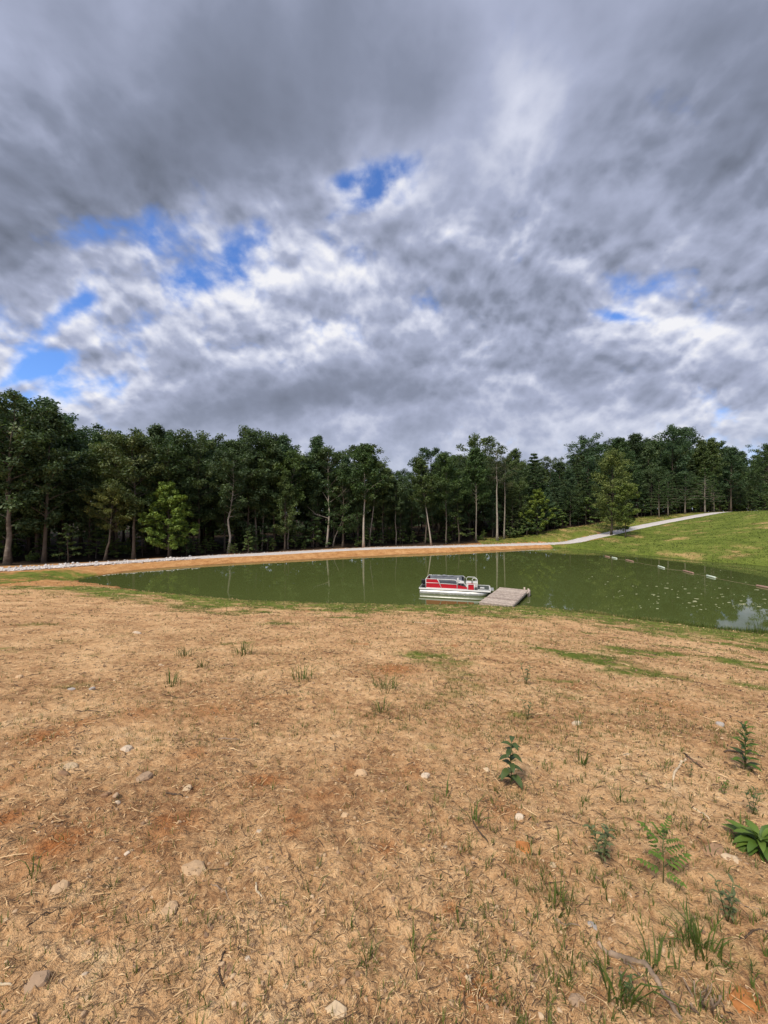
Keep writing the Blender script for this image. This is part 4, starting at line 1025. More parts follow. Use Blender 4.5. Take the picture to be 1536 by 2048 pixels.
# ------------------------------------------------------------------ floats on the line by the far right bank
M_FOAMW = simple('white_foam', (.56, .62, .50), .6, .15, 4)
M_FOAMP = simple('faded_pink_foam', (.33, .20, .15), .7, .25, 4)
def on_water(px, py):
    D = CAMZ * FPX / (py - 1024.0); return (px - 768) / FPX * D, D
FL = [((1210, 1113.0), (1219, 1115.0), 'p', 'faded pink float nearest the road end of the float line'),
      ((1224, 1115.5), (1234, 1117.8), 'w', 'small white float beside the pink one below the lone olive tree'),
      ((1252, 1120.5), (1267, 1124.0), 'p', 'faded pink float between the two smaller white floats'),
      ((1316, 1133.0), (1329, 1137.0), 'w', 'white float in the middle of the float line'),
      ((1366, 1142.0), (1387, 1147.5), 'p', 'long faded pink float just left of the long white float'),
      ((1413, 1152.0), (1431, 1156.5), 'w', 'long white float on the open water below the hill'),
      ((1512, 1172.0), (1560, 1181.0), 'p', 'long faded pink float at the right edge of the pond')]
ends = []
for (a, b, c, lab) in FL:
    A = np.array(on_water(*a)); B = np.array(on_water(*b)); ends += [A, B]
    G = Geo(); t = np.array([0, .02, .06, .5, .94, .98, 1.0]); r = np.array([.03, .075, .095, .10, .095, .075, .03])
    P = A + (B - A) * t[:, None]
    add_tube(G, np.column_stack([P, np.full(7, .05)]), r, 10)
    tag(G.obj('float_tube', M_FOAMW if c == 'w' else M_FOAMP, smooth=True), lab, 'float', 'foam floats on the line along the far bank')
G = Geo(); pts = np.array(ends); P = catmull(pts, 4); add_tube(G, np.column_stack([P, np.full(len(P), .0)]), .010, 4)
tag(G.obj('float_line', M_WOODGREY), 'thin rope joining the foam floats along the far bank', 'rope')

# ------------------------------------------------------------------ leaves and scum drifting on the right half of the pond
M_DRIFT = simple('dead_floating_leaf', (.40, .40, .24), .7, .4, 3)
rg = np.random.RandomState(12)
DM = []
for v in range(5):
    n = 8; a = np.linspace(0, 2 * math.pi, n, endpoint=False); r = rg.uniform(.6, 1.1, n)
    V = np.concatenate([np.column_stack([np.cos(a) * r, np.sin(a) * r * .34, np.full(n, .004)]), np.column_stack([np.cos(a) * r * .9, np.sin(a) * r * .30, np.full(n, .012) + rg.uniform(0, .014, n)])])
    G = Geo(); G.add(V, np.arange(n, 2 * n)[None]); G.F.append(np.array([[i, (i + 1) % n, n + (i + 1) % n, n + i] for i in range(n)]))
    DM.append(G.mesh('floating_leaf', M_DRIFT))
nd = 0
while nd < 105:
    px_ = 1160 + 390 * rg.rand() ** .8; py_ = 1140 + rg.rand() * 80
    if py_ < 1150 + (px_ - 1240) * .16 and rg.rand() < .8: continue
    if rg.rand() < .5 and px_ < 1300: continue
    x, y = on_water(px_, py_)
    if float(terrain(x, y)[1][0]) > -1.0: continue
    o = bpy.data.objects.new('floating_leaf', DM[rg.randint(5)]); s = .035 + .10 * rg.rand() ** 2 + (.09 if rg.rand() < .10 else 0)
    o.location = (x, y, 0); o.scale = (s, s, 1); o.rotation_euler = (0, 0, rg.normal(-.15, .35)); col.objects.link(o)
    tag(o, 'pale dead leaf drifting flat on the right half of the pond', 'leaf', 'dead leaves drifting on the pond'); nd += 1

# ------------------------------------------------------------------ grass, straw and litter on the near slope
def scatter_points(n, rmin, rmax, amin, amax, rg, p=2.0):
    """points on the near slope, thinner with distance"""
    u = rg.rand(n); r = rmin * (rmax / rmin) ** u if p == 1 else np.sqrt(rmin ** 2 + u * (rmax ** 2 - rmin ** 2))
    a = np.deg2rad(rg.uniform(amin, amax, n)); return r * np.sin(a), r * np.cos(a)
def surf(x, y):
    z, sd, dr, side = terrain(x, y)
    g, clay, lit, orange, hill = masks(x, y, sd, dr, side)
    r = np.hypot(x, y)
    land = sstep(0, .6, sd) * sstep(1.5, 2.6, dr)
    z = z + land * (1 - sstep(24, 45, r)) * (.07 * fbm(x, y, .5, 3, .5, 21) + .04 * fbm(x, y, 1.9, 3, .55, 22))
    fine = land * (1 - sstep(8, 18, r))
    z = z + fine * (.030 * fbm(x, y, 7.5, 4, .6, 23) + .014 * (1 - np.abs(fbm(x, y, 15, 3, .6, 27)) * 2.2))
    return z, sd, dr, side, g, hill
def strips(G, P, az, L, W, lift, curl, rg, tint):
    """thin bent two-piece strips lying on the soil"""
    n = len(P); d = np.stack([np.cos(az), np.sin(az)], 1); q = np.stack([-d[:, 1], d[:, 0]], 1)
    V = np.zeros((n, 6, 3)); bend = curl * L
    for k, t in enumerate((-.5, 0, .5)):
        c = P.copy(); c[:, :2] += d * (L * t)[:, None] + (q * bend[:, None] if t == 0 else 0)
        c[:, 2] += lift * (1 if t == 0 else rg.uniform(.1, 1.2, n))
        w = W * (.5 if t == 0 else .3)
        V[:, 2 * k] = c; V[:, 2 * k + 1] = c
        V[:, 2 * k, :2] -= q * w[:, None]; V[:, 2 * k + 1, :2] += q * w[:, None]
        V[:, 2 * k + 1, 2] += rg.uniform(-.3, .6, n) * W
    b = (np.arange(n) * 6)[:, None, None]
    F = (np.array([[0, 2, 3, 1], [2, 4, 5, 3]])[None] + b).reshape(-1, 4)
    G.add(V.reshape(-1, 3), F, np.repeat(tint, 6))
def build_straw():
    rg = np.random.RandomState(31); G = Geo()
    for (n, r0, r1, long_) in ((125000, .6, 42, False), (10000, .6, 26, True)):
        x, y = scatter_points(n, r0, r1, -70, 70, rg, 1)
        z, sd, dr, side, g, hill = surf(x, y); r = np.hypot(x, y)
        dens = .42 + 1.0 * fbm(x, y, 1.1, 4, .6, 44)
        k = (sd > .8) & (dr > 3) & (~hill) & (rg.rand(n) < np.clip(dens * 1.25, .12, 1) * (1 - .5 * g))
        x, y, z, r = x[k], y[k], z[k], r[k]; m = len(x)
        L = (rg.uniform(.008, .034, m) if not long_ else rg.uniform(.03, .11, m)) * (.75 + .16 * np.minimum(r, 14))
        W = np.maximum(rg.uniform(.0016, .0040, m), rg.uniform(.0008, .0021, m) * r)
        az = rg.normal(0, 1.0, m) + .35 + .8 * fbm(x, y, .4, 2, .5, 8)
        t = np.clip(rg.beta(1.1, 1.25, m), 0, 1)
        strips(G, np.stack([x, y, z + .002], 1), az, L, W, rg.uniform(.001, .007, m) + W * .7, rg.normal(0, .05, m), rg, t)
    tag(G.obj('dry_straw', M_STRAW), 'chopped dry straw and stalks strewn over the bare slope', 'straw', kind='stuff')
build_straw()

def blades(G, P, H, az, lean, W, tint, rg, seg=2):
    n = len(P); d = np.stack([np.cos(az), np.sin(az)], 1); q = np.stack([-d[:, 1], d[:, 0]], 1)
    V = np.zeros((n, 5, 3))
    for k, t in enumerate((0, .55)):
        c = P.copy(); c[:, :2] += d * (lean * H * t * t)[:, None]; c[:, 2] += H * t * (1 - .15 * lean * t)
        w = W * (.5 if k == 0 else .4)
        V[:, 2 * k] = c; V[:, 2 * k + 1] = c
        V[:, 2 * k, :2] -= q * w[:, None]; V[:, 2 * k + 1, :2] += q * w[:, None]
    c = P.copy(); c[:, :2] += d * (lean * H)[:, None]; c[:, 2] += H * (1 - .35 * lean); V[:, 4] = c
    b = (np.arange(n) * 5)[:, None, None]
    base = G.n
    G.add(V.reshape(-1, 3), (np.array([[0, 1, 3, 2]])[None] + b).reshape(-1, 4), np.repeat(tint, 5))
    G.F.append((np.array([[2, 3, 4]])[None] + b).reshape(-1, 3) + base)
def tufts(G, x, y, z, nb, h, w, rg, spread, green, leanmax=.9):
    m = len(x); k = nb * m
    cx = np.repeat(x, nb); cy = np.repeat(y, nb); cz = np.repeat(z, nb)
    az = rg.rand(k) * 6.283; rr = np.repeat(np.broadcast_to(spread, (m,)), nb) * rg.rand(k) ** .7
    P = np.stack([cx + np.cos(az) * rr, cy + np.sin(az) * rr, cz - .004], 1)
    H = np.repeat(np.broadcast_to(h, (m,)), nb) * rg.uniform(.4, 1.15, k)
    t = np.clip(np.repeat(np.broadcast_to(green, (m,)), nb) + rg.normal(0, .16, k), 0, 1)
    blades(G, P, H, az + rg.normal(0, .5, k), rg.uniform(.1, leanmax, k), np.broadcast_to(w, (k,)) * rg.uniform(.6, 1.3, k), t, rg)
def build_grass():
    rg = np.random.RandomState(17); G = Geo()
    # sparse sprouts close by, thickest at lower right
    x, y = scatter_points(12000, .7, 16, -70, 70, rg, 1)
    z, sd, dr, side, g, hill = surf(x, y)
    px_ = 768 + x / y * FPX
    pr = np.clip(.20 + .95 * sstep(700, 1500, px_) * (y < 3.5) + .40 * sstep(450, 1200, px_) + 1.2 * (g - .3), .05, 1) * (.45 + 1.1 * (fbm(x, y, 1.3, 3, .5, 61) + .25))
    k = rg.rand(len(x)) < pr
    tufts(G, x[k], y[k], z[k], 6, rg.uniform(.02, .075, k.sum()) * (1 + .06 * y[k]), .0034 * (1 + .10 * np.repeat(y[k], 6)), rg, rg.uniform(.006, .03, k.sum()), rg.uniform(.25, .75, k.sum()))
    # dull hairs of dying grass all over
    x, y = scatter_points(12500, .7, 14, -70, 70, rg, 1)
    z, sd, dr, side, g, hill = surf(x, y); k = (sd > 1) & (rg.rand(len(x)) < .55 + .5 * fbm(x, y, .8, 3, .5, 62))
    tufts(G, x[k], y[k], z[k], 3, rg.uniform(.015, .05, k.sum()) * (1 + .1 * y[k]), .003 * (1 + .12 * np.repeat(y[k], 3)), rg, .02, rg.uniform(.4, .9, k.sum()))
    # patches and the green band along the water
    x, y = scatter_points(96000, 4, 48, -64, 64, rg, 1)
    z, sd, dr, side, g, hill = surf(x, y)
    k = (sd > .15) & (dr > 2.5) & (side < 0) & (~hill) & (rg.rand(len(x)) < np.clip((g - .06) * 1.9, 0.42 * (.35 + .65 * sstep(-8, 6, x)), 1) * np.clip(.30 + 2.0 * (fbm(x, y, .8, 4, .6, 63) + .18), 0, 1))
    x, y, z, sd = x[k], y[k], z[k], sd[k]; far = np.clip(y / 14, .45, 3)
    wet = np.exp(-np.abs(sd - .5) / .8)
    tufts(G, x, y, z, 5, rg.uniform(.04, .10, len(x)) * (1 + .35 * wet) * np.clip(far, .6, 1.3), .008 * np.repeat(far, 5), rg, .05 * far, np.clip(rg.normal(.5, .17, len(x)), .1, .95))
    # rank growth at the right-hand water's edge
    x = rg.uniform(11, 24, 5200); y = rg.uniform(17, 27, 5200)
    z, sd, dr, side, g, hill = surf(x, y); k = (sd > .02) & (sd < 1.5 + .5 * fbm(x, y, .5, 2, .5, 3)) & (rg.rand(5200) < .35 + .65 * sstep(12, 17, x))
    tufts(G, x[k], y[k], z[k], 6, rg.uniform(.14, .34, k.sum()) * (.5 + .5 * sstep(13, 18, x[k])) + .05, .016, rg, .10, rg.uniform(.2, .6, k.sum()), .6)
    # overhanging brown sedge right of the dock
    for (a, b) in ((1150, 1221), (1165, 1223), (1180, 1226), (1195, 1229), (1215, 1231), (1290, 1238), (1300, 1241), (1320, 1243)):
        X, Y, _ = at_px(a, b); xx = X + rg.normal(0, .25, 26); yy = Y + rg.normal(0, .22, 26)
        tufts(G, xx, yy, hgt(xx, yy), 7, .24, .014, rg, .08, rg.uniform(.5, .85, 26), .8)
    tag(G.obj('grass', M_GRASS), 'thin grass sprouting over the slope and thick along the water', 'grass', kind='stuff')
    G = Geo()
    x = rg.uniform(30, 110, 60000); y = rg.uniform(28, 108, 60000)
    kk = (np.abs(x / y) < 1.1) & (rg.rand(60000) < np.clip(60 / np.hypot(x, y), 0, 1) ** 2 * 1.2); x, y = x[kk], y[kk]
    z, sd, dr, side = terrain(x, y); g, clay, lit, orange, hill = masks(x, y, sd, dr, side)
    k = hill & (sd > .15) & (dr > 2.0) & (rg.rand(len(x)) < .2 + .8 * g)
    tufts(G, x[k], y[k], z[k], 4, rg.uniform(.08, .2, k.sum()), .05, rg, .25, np.clip(.66 - .3 * g[k] + rg.normal(0, .12, k.sum()), 0, 1), .9)
    x = rg.uniform(18, 75, 9000); y = rg.uniform(60, 102, 9000); z, sd, dr, side = terrain(x, y)
    k = (side > 0) & (dr > 2.2) & (dr < 9)
    tufts(G, x[k], y[k], z[k], 4, rg.uniform(.1, .35, k.sum()), .06, rg, .3, rg.uniform(.3, .8, k.sum()), .9)
    tag(G.obj('hill_grass', M_GRASS), 'short green grass covering the hill and the verge of the climbing road', 'grass', kind='stuff')
build_grass()

def pebble_mesh(rg, flat=.5, n1=9, ang=.25):
    """a faceted broken stone, base sunk in the soil"""
    a = np.linspace(0, 2 * math.pi, n1, endpoint=False) + rg.normal(0, .12, n1)
    r = rg.uniform(1 - ang, 1 + ang, n1)
    tilt = rg.normal(0, .18, 2)
    def ring(s, z):
        x = np.cos(a) * r * s; y = np.sin(a) * r * s
        return np.column_stack([x, y, z + (tilt[0] * x + tilt[1] * y) * (z > 0) + rg.normal(0, .05, n1) * (z > 0)])
    V = np.concatenate([ring(1.0, -.35), ring(1.06, .10 * flat), ring(.86, .72 * flat), ring(.45, .98 * flat), [[0, 0, flat * 1.0]]])
    F4 = np.array([[l * n1 + i, l * n1 + (i + 1) % n1, (l + 1) * n1 + (i + 1) % n1, (l + 1) * n1 + i] for l in range(3) for i in range(n1)])
    F3 = np.array([[3 * n1 + i, 3 * n1 + (i + 1) % n1, 4 * n1] for i in range(n1)])
    return V, F4, F3
def build_pebbles():
    rg = np.random.RandomState(55); G = Geo(); lib = [pebble_mesh(rg, rg.uniform(.45, .9), 6, .3) for _ in range(8)]
    x1, y1 = scatter_points(3400, .7, 7, -70, 70, rg, 1); x2, y2 = scatter_points(1700, 5, 30, -54, 54, rg, 1)
    x = np.concatenate([x1, x2]); y = np.concatenate([y1, y2]); z, sd, dr, side, g, hill = surf(x, y)
    for i in range(len(x)):
        if sd[i] < .6 or dr[i] < 3 or hill[i]: continue
        s = (.0035 + .010 * rg.rand() ** 2.5) * (1 + .16 * max(0, y[i] - 3)); V, F4, F3 = lib[rg.randint(8)]
        c, q = math.cos(i), math.sin(i)
        W = np.column_stack([(V[:, 0] * c - V[:, 1] * q) * s, (V[:, 0] * q + V[:, 1] * c) * s, V[:, 2] * s]) + (x[i], y[i], z[i])
        b = G.n; G.add(W, F4, .8 * rg.beta(1.3, 1.7)); G.F.append(F3 + b)
    tag(G.obj('pebbles', M_STONE), 'small broken stones scattered over the bare soil', 'pebbles', kind='stuff')
build_pebbles()

# ---- stones one can single out
M_ST = {'tan': tinted('tan_stone', [(0, (.40, .26, .145)), (1, (.58, .40, .23))], .9, .15, noise_scale=25), 'pale': tinted('pale_stone', [(0, (.42, .30, .175)), (1, (.62, .47, .30))], .9, .15, noise_scale=25),
        'white': tinted('white_quartz', [(0, (.44, .33, .22)), (1, (.64, .52, .38))], .8, .2, noise_scale=30), 'grey': tinted('grey_stone', [(0, (.30, .20, .125)), (1, (.43, .30, .19))], .9, .15, noise_scale=25),
        'brown': tinted('brown_stone', [(0, (.21, .12, .065)), (1, (.36, .22, .125))], .9, .15, noise_scale=25), 'orange': M_RUSTSTONE,
        'blue': tinted('bluish_stone', [(0, (.30, .26, .22)), (1, (.45, .40, .35))], .8, .15, noise_scale=25)}
STONES = [
    (385, 1748, 50, 1.0, 'tan', .30, 'largest flat tan stone, lying left of the middle of the foreground'), (120, 1792, 30, .9, 'tan', .55, 'squarish tan stone below the rust-orange patch at the left'),
    (253, 1500, 20, .8, 'white', .6, 'rounded whitish stone with a pitted face at the upper left of the bare soil'), (287, 1557, 32, .9, 'grey', .45, 'greyish half-buried stone in a scraped hollow'),
    (373, 1577, 20, .7, 'pale', .5, 'oval pale stone beside a short dark twig'), (140, 1541, 24, .8, 'pale', .35, 'flat pale stone with a brown neighbour touching it at the left'), (127, 1553, 20, .8, 'brown', .5, 'rusty brown stone touching a flat pale one at the left'),
    (236, 1610, 13, .6, 'white', .6, 'tiny bright white stone next to a dark pebble'), (232, 1602, 12, .8, 'grey', .7, 'dark grey pebble next to a tiny bright white stone'), (213, 1600, 16, .9, 'brown', .5, 'brown stone left of the dark grey pebble'),
    (254, 1720, 10, .9, 'white', .6, 'small cream pebble right of the rust-orange patch'), (1045, 1706, 33, 1.1, 'orange', .4, 'bright orange sandstone by a grass sprout, below the leafy dark seedling'),
    (1432, 1710, 52, .55, 'brown', .25, 'long flat brown slab near the broad-leaved plant'), (1466, 1727, 36, .5, 'pale', .22, 'pale yellow slab touching the end of the long brown slab'),
    (849, 1558, 21, .7, 'white', .6, 'whitish stone beside grey twigs left of the dark seedling'), (720, 1554, 24, .6, 'tan', .55, 'wedge-shaped tan stone in the middle of the slope'), (972, 1541, 12, .9, 'pale', .6, 'small square pale stone just left of the dark seedling'),
    (1155, 1454, 20, .5, 'white', .6, 'pale knobbly stone alone on the slope below the grassy strip'), (1254, 1511, 20, .45, 'pale', .35, 'flat cream stone up the slope from the brown slab'),
    (1392, 1535, 34, .45, 'brown', .25, 'grey-brown slab lying under the dark stick with a bent white stalk'), (1439, 1450, 15, .7, 'blue', .6, 'bluish-grey stone high on the right of the slope'),
    (70, 1984, 42, .9, 'grey', .4, 'grey slab at the lower left corner'), (1490, 2012, 52, .8, 'orange', .3, 'orange stone at the lower right corner'), (1157, 1994, 36, .8, 'grey', .35, 'pinkish-grey stone near the bottom beside grass sprouts'),
    (891, 1692, 34, .5, 'pale', .22, 'embedded pale flat stone with a grass sprout at its right side'), (672, 2031, 38, .7, 'pale', .3, 'pale rounded stone at the bottom edge of the picture'), (1038, 1639, 20, .5, 'white', .5, 'white flat stone above the orange sandstone'),
    (275, 1270, 15, .55, 'white', .6, 'pale stone farthest up the left part of the slope'), (321, 1333, 14, .5, 'pale', .6, 'pale stone in the left middle distance near grass tufts'), (183, 1381, 11, .6, 'blue', .7, 'bluish-white stone in a small grass tuft at the left'),
    (142, 1379, 14, .5, 'blue', .4, 'flat bluish stone left of the bluish-white one'), (38, 1357, 20, .5, 'tan', .4, 'flat tan stone at the left edge of the middle slope'), (690, 1638, 18, .7, 'tan', .4, 'buried tan stone near the centre of the bare soil'),
    (1185, 1853, 18, .9, 'blue', .4, 'light grey stone in the grassy lower right'), (937, 1957, 13, 1.1, 'pale', .7, 'upright pale stone in the grass near the bottom'), (169, 1962, 11, 1.0, 'white', .8, 'small pale pebble right of the grey corner slab'),
    (494, 1930, 14, 1.0, 'white', .6, 'cream pebble beside the curved dark twig'), (455, 1945, 22, .9, 'brown', .4, 'brown stone beside the curved dark twig'), (340, 1826, 30, .8, 'tan', .25, 'low tan stone below the largest flat tan stone'), (1105, 1734, 16, .5, 'pale', .4, 'small cream stone right of the orange sandstone'),
    (520, 1665, 14, .8, 'white', .4, 'pale pebble by the small orange patch in the middle'), (805, 1895, 14, .8, 'tan', .5, 'tan pebble low in the middle of the foreground'),
]
rg = np.random.RandomState(91)
for (px_, py_, wpx, asp, c, flat, lab) in STONES:
    x, y, z = at_px(px_, py_); z = float(surf(np.array([x]), np.array([y]))[0][0])
    D = y; s = wpx / 2 / FPX * D; G = Geo(); V, F4, F3 = pebble_mesh(rg, flat, 10, .22)
    V = V * np.array([1, min(1.0, asp * 1.1), .9]) * s
    G.add(V, F4, rg.uniform(.3, .8)); G.F.append(F3)
    o = G.obj('stone', M_ST[c], loc=(x, y, z + .06 * s * flat)); o.rotation_euler = (rg.normal(0, .06), rg.normal(0, .06), rg.normal(0, .35))
    tag(o, lab, 'stone', 'stones on the bare slope')

# ---- sticks
M_STK = {'grey': M_WOODGREY, 'dark': simple('dark_twig', (.085, .06, .042), .9, .4, 20, .1), 'pale': simple('bleached_stalk', (.55, .43, .28), .8, .25, 20, .15)}
def ground_path(pts, lift):
    out = []
    for p in pts:
        x, y, z = at_px(*p); out.append((x, y))
    out = catmull(np.array(out), 4)
    z = surf(out[:, 0].copy(), out[:, 1].copy())[0]
    return np.column_stack([out, z + lift])
STICKS = [
    ([(1196, 1888), (1225, 1910), (1262, 1925), (1290, 1938), (1312, 1972), (1335, 2012), (1362, 2052)], 11, 'grey', 'long weathered branch snaking down to the bottom edge at the lower right'),
    ([(1346, 1562), (1354, 1545), (1366, 1532), (1376, 1528)], 4, 'pale', 'bent white stalk leaning on the grey-brown slab'), ([(1368, 1517), (1382, 1530), (1405, 1541)], 6, 'dark', 'short dark stick lying across the grey-brown slab'),
    ([(52, 1868), (85, 1845), (112, 1838), (132, 1830)], 4, 'dark', 'wavy dark twig at the left of the foreground'), ([(450, 1912), (442, 1935), (438, 1955), (452, 1982)], 6, 'dark', 'curved dark twig low in the left middle of the foreground'),
    ([(422, 1772), (438, 1780), (450, 1778), (452, 1792), (462, 1806)], 4, 'grey', 'crooked grey twig right of the largest flat tan stone'), ([(332, 1584), (350, 1588), (366, 1590)], 5, 'dark', 'short dark twig beside the oval pale stone'),
    ([(436, 1476), (455, 1474), (480, 1476)], 5, 'grey', 'straight grey twig high in the left middle of the slope'), ([(0, 1991), (12, 1993), (26, 1990)], 4, 'pale', 'stub of bleached stick at the left edge near the bottom'),
    ([(512, 1776), (514, 1790), (524, 1806)], 4, 'pale', 'thin bleached stalk near the middle of the foreground'), ([(1480, 1888), (1497, 1876), (1516, 1874), (1536, 1879)], 5, 'dark', 'arching dark twig at the right edge near the bottom'),
    ([(945, 1652), (960, 1675), (976, 1695)], 5, 'dark', 'dark root trailing down from the grass sprout right of centre'), ([(1110, 1842), (1135, 1850), (1160, 1856)], 5, 'grey', 'straight grey stick among the sprouts at the lower right'),
    ([(150, 1422), (180, 1427), (205, 1428)], 5, 'dark', 'dark twig on the left middle slope'), ([(1448, 1515), (1490, 1518), (1527, 1526)], 6, 'dark', 'dark stick lying behind the upright seedling at the right edge'),
    ([(340, 1393), (368, 1396), (398, 1395)], 4, 'dark', 'long thin twig below the grass tufts in the left middle distance'), ([(1386, 1618), (1404, 1624), (1420, 1638)], 4, 'pale', 'curved bleached stalk up the slope from the broad-leaved plant'),
    ([(1460, 1812), (1490, 1822), (1520, 1832)], 3, 'grey', 'thin grey stalk at the right edge above the arching twig'), ([(828, 1246), (856, 1248), (880, 1246)], 4, 'pale', 'bleached stick high on the slope below the boat'),
]
for (pts, wpx, c, lab) in STICKS:
    n = len(pts); Dm = at_px(*pts[n // 2])[1]; r = wpx / (2 if wpx >= 10 or c == 'pale' and Dm < 4 else 3.2 if Dm < 4 else 5) / FPX * Dm
    P = ground_path(pts, r * .7); m = len(P); t = np.linspace(0, 1, m)
    P[:, 2] += rg.normal(0, r * .25, m)
    G = Geo(); add_tube(G, P, r * (.55 + .55 * np.sin(math.pi * np.clip(t * .8 + .15, 0, 1))) * (1 + rg.normal(0, .10, m)), 7)
    if wpx >= 10:
        P2 = ground_path([(1228, 1907), (1258, 1934), (1278, 1955), (1292, 1975)], r * .4); add_tube(G, P2, r * np.linspace(.5, .2, len(P2)), 5)
    o = G.obj('branch' if wpx >= 10 else 'twig', M_STK[c], smooth=True); tag(o, lab, 'branch' if wpx >= 10 else 'twig', None if wpx >= 10 else 'twigs on the bare slope')
# a clump of broken dead stalks standing by the bottom edge
x, y, z = at_px(1415, 2030); root = empty('dead_stalks', (x, y, z))
tag(root, 'clump of splintered grey dead stalks standing at the bottom edge', 'dead plant')
for i in range(19):
    h = rg.uniform(.03, .15) * (.6 if i % 3 else 1.0); px0 = rg.normal(0, .022); py0 = rg.normal(.01, .02); a, c = rg.normal(0, .30, 2)
    bar(root, [(px0, py0, -.02), (px0 + a * h * .3, py0 + c * h * .3, h * .35), (px0 + a * h * .8 + rg.normal(0, .003), py0 + c * h * .8, h * .7), (px0 + a * h, py0 + c * h, h)], rg.uniform(.0012, .0038), 'stalk', M_STK['grey' if i % 4 else 'dark'], 5)

# ---- green tufts and young plants one can single out
def tuft_thing(px_, py_, hpx, n, green, lab, wide=.35, grp='green grass tufts on the bare slope'):
    x, y, z = at_px(px_, py_); z = float(surf(np.array([x]), np.array([y]))[0][0]); h = hpx / FPX * y
    G = Geo(); r2 = np.random.RandomState(int(px_ * 7 + py_)); k = 1
    tufts(G, np.zeros(1), np.zeros(1), np.zeros(1), n, h, max(.0032, h * .045), r2, h * wide, green, 1.1)
    o = G.obj('grass_tuft', M_GRASS, loc=(x, y, z)); o['kind'] = 'thing'; tag(o, lab, 'grass tuft', grp)
TUFTS = [(225, 1782, 26, 26, .35, 'low spiky green tuft below the rust-orange patch'), (66, 1758, 44, 9, .4, 'two-bladed green sprout below the rust-orange patch at the left'), (487, 1309, 26, 60, .30, 'rounded bright tuft in the middle distance left of centre', 1.0), (370, 1315, 22, 50, .22, 'small dense dark tuft left of the rounded bright tuft', .9), (404, 1337, 32, 22, .35, 'upright loose tuft between two rounder tufts'),
         (607, 1362, 30, 44, .4, 'dull tuft in the middle distance, left of centre', .8), (770, 1383, 34, 44, .35, 'spreading tuft up the slope at the centre', .9), (762, 1430, 30, 30, .38, 'star-shaped tuft alone on the centre of the slope', .6), (343, 1372, 34, 24, .4, 'wispy tuft on the left middle slope', .6), (894, 1602, 42, 8, .45, 'upright sprout left of the dark seedling'),
         (945, 1655, 48, 16, .33, 'curved green sprout at the head of the dark root'), (735, 1928, 46, 34, .45, 'dull spiky tuft low in the middle of the foreground', .5), (828, 1898, 60, 9, .5, 'thin tall sprout low in the middle of the foreground'), (920, 1860, 44, 12, .3, 'broad-bladed sprout arching to the right near the bottom middle'), (1235, 1995, 95, 26, .32, 'tall arching grass clump near the bottom right', .35),
         (1378, 1890, 55, 30, .35, 'bushy tuft right of the long weathered branch', .4), (1408, 1920, 80, 34, .4, 'tall tuft standing behind the dead stalks', .4), (1135, 1915, 55, 10, .35, 'leaning two-bladed sprout left of the weathered branch'), (1110, 1815, 55, 34, .42, 'grey-green tuft on the lower right slope', .6), (1160, 1460, 30, 18, .5, 'faint wisp of grass high on the right slope', .5),
         (1240, 1600, 42, 14, .45, 'slender sprout up the slope from the bright seedling'), (1165, 1530, 40, 16, .3, 'narrow green sprout right of the dark seedling'), (560, 1820, 34, 14, .5, 'thin sprout in the middle of the foreground'), (620, 1800, 40, 10, .5, 'pale two-blade sprout near the centre bottom'), (1300, 1935, 60, 18, .35, 'tuft growing over the long weathered branch', .5)]
for t in TUFTS: tuft_thing(*t)

M_PL = {'dark': tinted('dark_seedling_leaf', [(0, (.036, .062, .018)), (1, (.090, .125, .034))], .45, .4, trans=.15), 'bright': tinted('bright_seedling_leaf', [(0, (.060, .120, .018)), (1, (.150, .220, .035))], .5, .35, trans=.25),
        'grey': tinted('greyish_weed_leaf', [(0, (.075, .095, .040)), (1, (.16, .18, .075))], .6, .3, trans=.2), 'stem': simple('green_stem', (.10, .12, .04), .6, .3, 20)}
def leaf_mesh(L, W, droop, fold=.25, n=6, tint=.5, serr=0.0):
    t = np.linspace(0, 1, n); w = W * np.sin(math.pi * np.clip(t * .93 + .05, 0, 1)) ** .8; w[-1] = W * .03
    if serr: w = w * (1 + serr * (np.arange(n) % 2))
    c = np.column_stack([L * np.sin(t * droop) / max(droop, .01), np.zeros(n), -L * (1 - np.cos(t * droop)) / max(droop, .01)])
    l = c + np.column_stack([np.zeros(n), w * .5, w * fold]); r = c + np.column_stack([np.zeros(n), -w * .5, w * fold])
    V = np.concatenate([c, l, r]); F = np.array([[i, i + 1, n + i + 1, n + i] for i in range(n - 1)] + [[i, 2 * n + i, 2 * n + i + 1, i + 1] for i in range(n - 1)])
    T = np.concatenate([np.full(n, tint + .15), np.full(2 * n, tint)])
    return V, F, T
def add_leaf(par, p, az, pitch, L, W, droop, mat, tint=.5, serr=0.0, n=6):
    V, F, T = leaf_mesh(L, W, droop, n=n, tint=tint, serr=serr)
    G = Geo(); G.add(V, F, T); o = G.obj('leaf', mat, par, smooth=True); o.location = p; o.rotation_euler = (0, -pitch, az); return o
def plant(px_, py_, name, lab, cat):
    x, y, z = at_px(px_, py_); z = float(surf(np.array([x]), np.array([y]))[0][0])
    o = empty(name, (x, y, z)); tag(o, lab, cat); return o, y / FPX          # metres per photo pixel
# dark seedling with drooping oval leaves
o, k = plant(1022, 1568, 'seedling', 'dark green seedling with drooping oval leaves, right of centre', 'seedling')
H = 88 * k; S = np.array([(0, 0, -.02), (.002, 0, H * .3), (-.004, .004, H * .65), (.004, 0, H)])
bar(o, S, .0032, 'stem', M_PL['stem'])
for i in range(17):
    u = i / 16; p = along(S, .16 + .84 * u); L = (34 - 9 * u) * k * rg.uniform(.8, 1.1)
    add_leaf(o, p, i * 2.4 + .4, .75 - .35 * (1 - u), L, L * .46, 1.5, M_PL['dark'], rg.uniform(.2, .8))
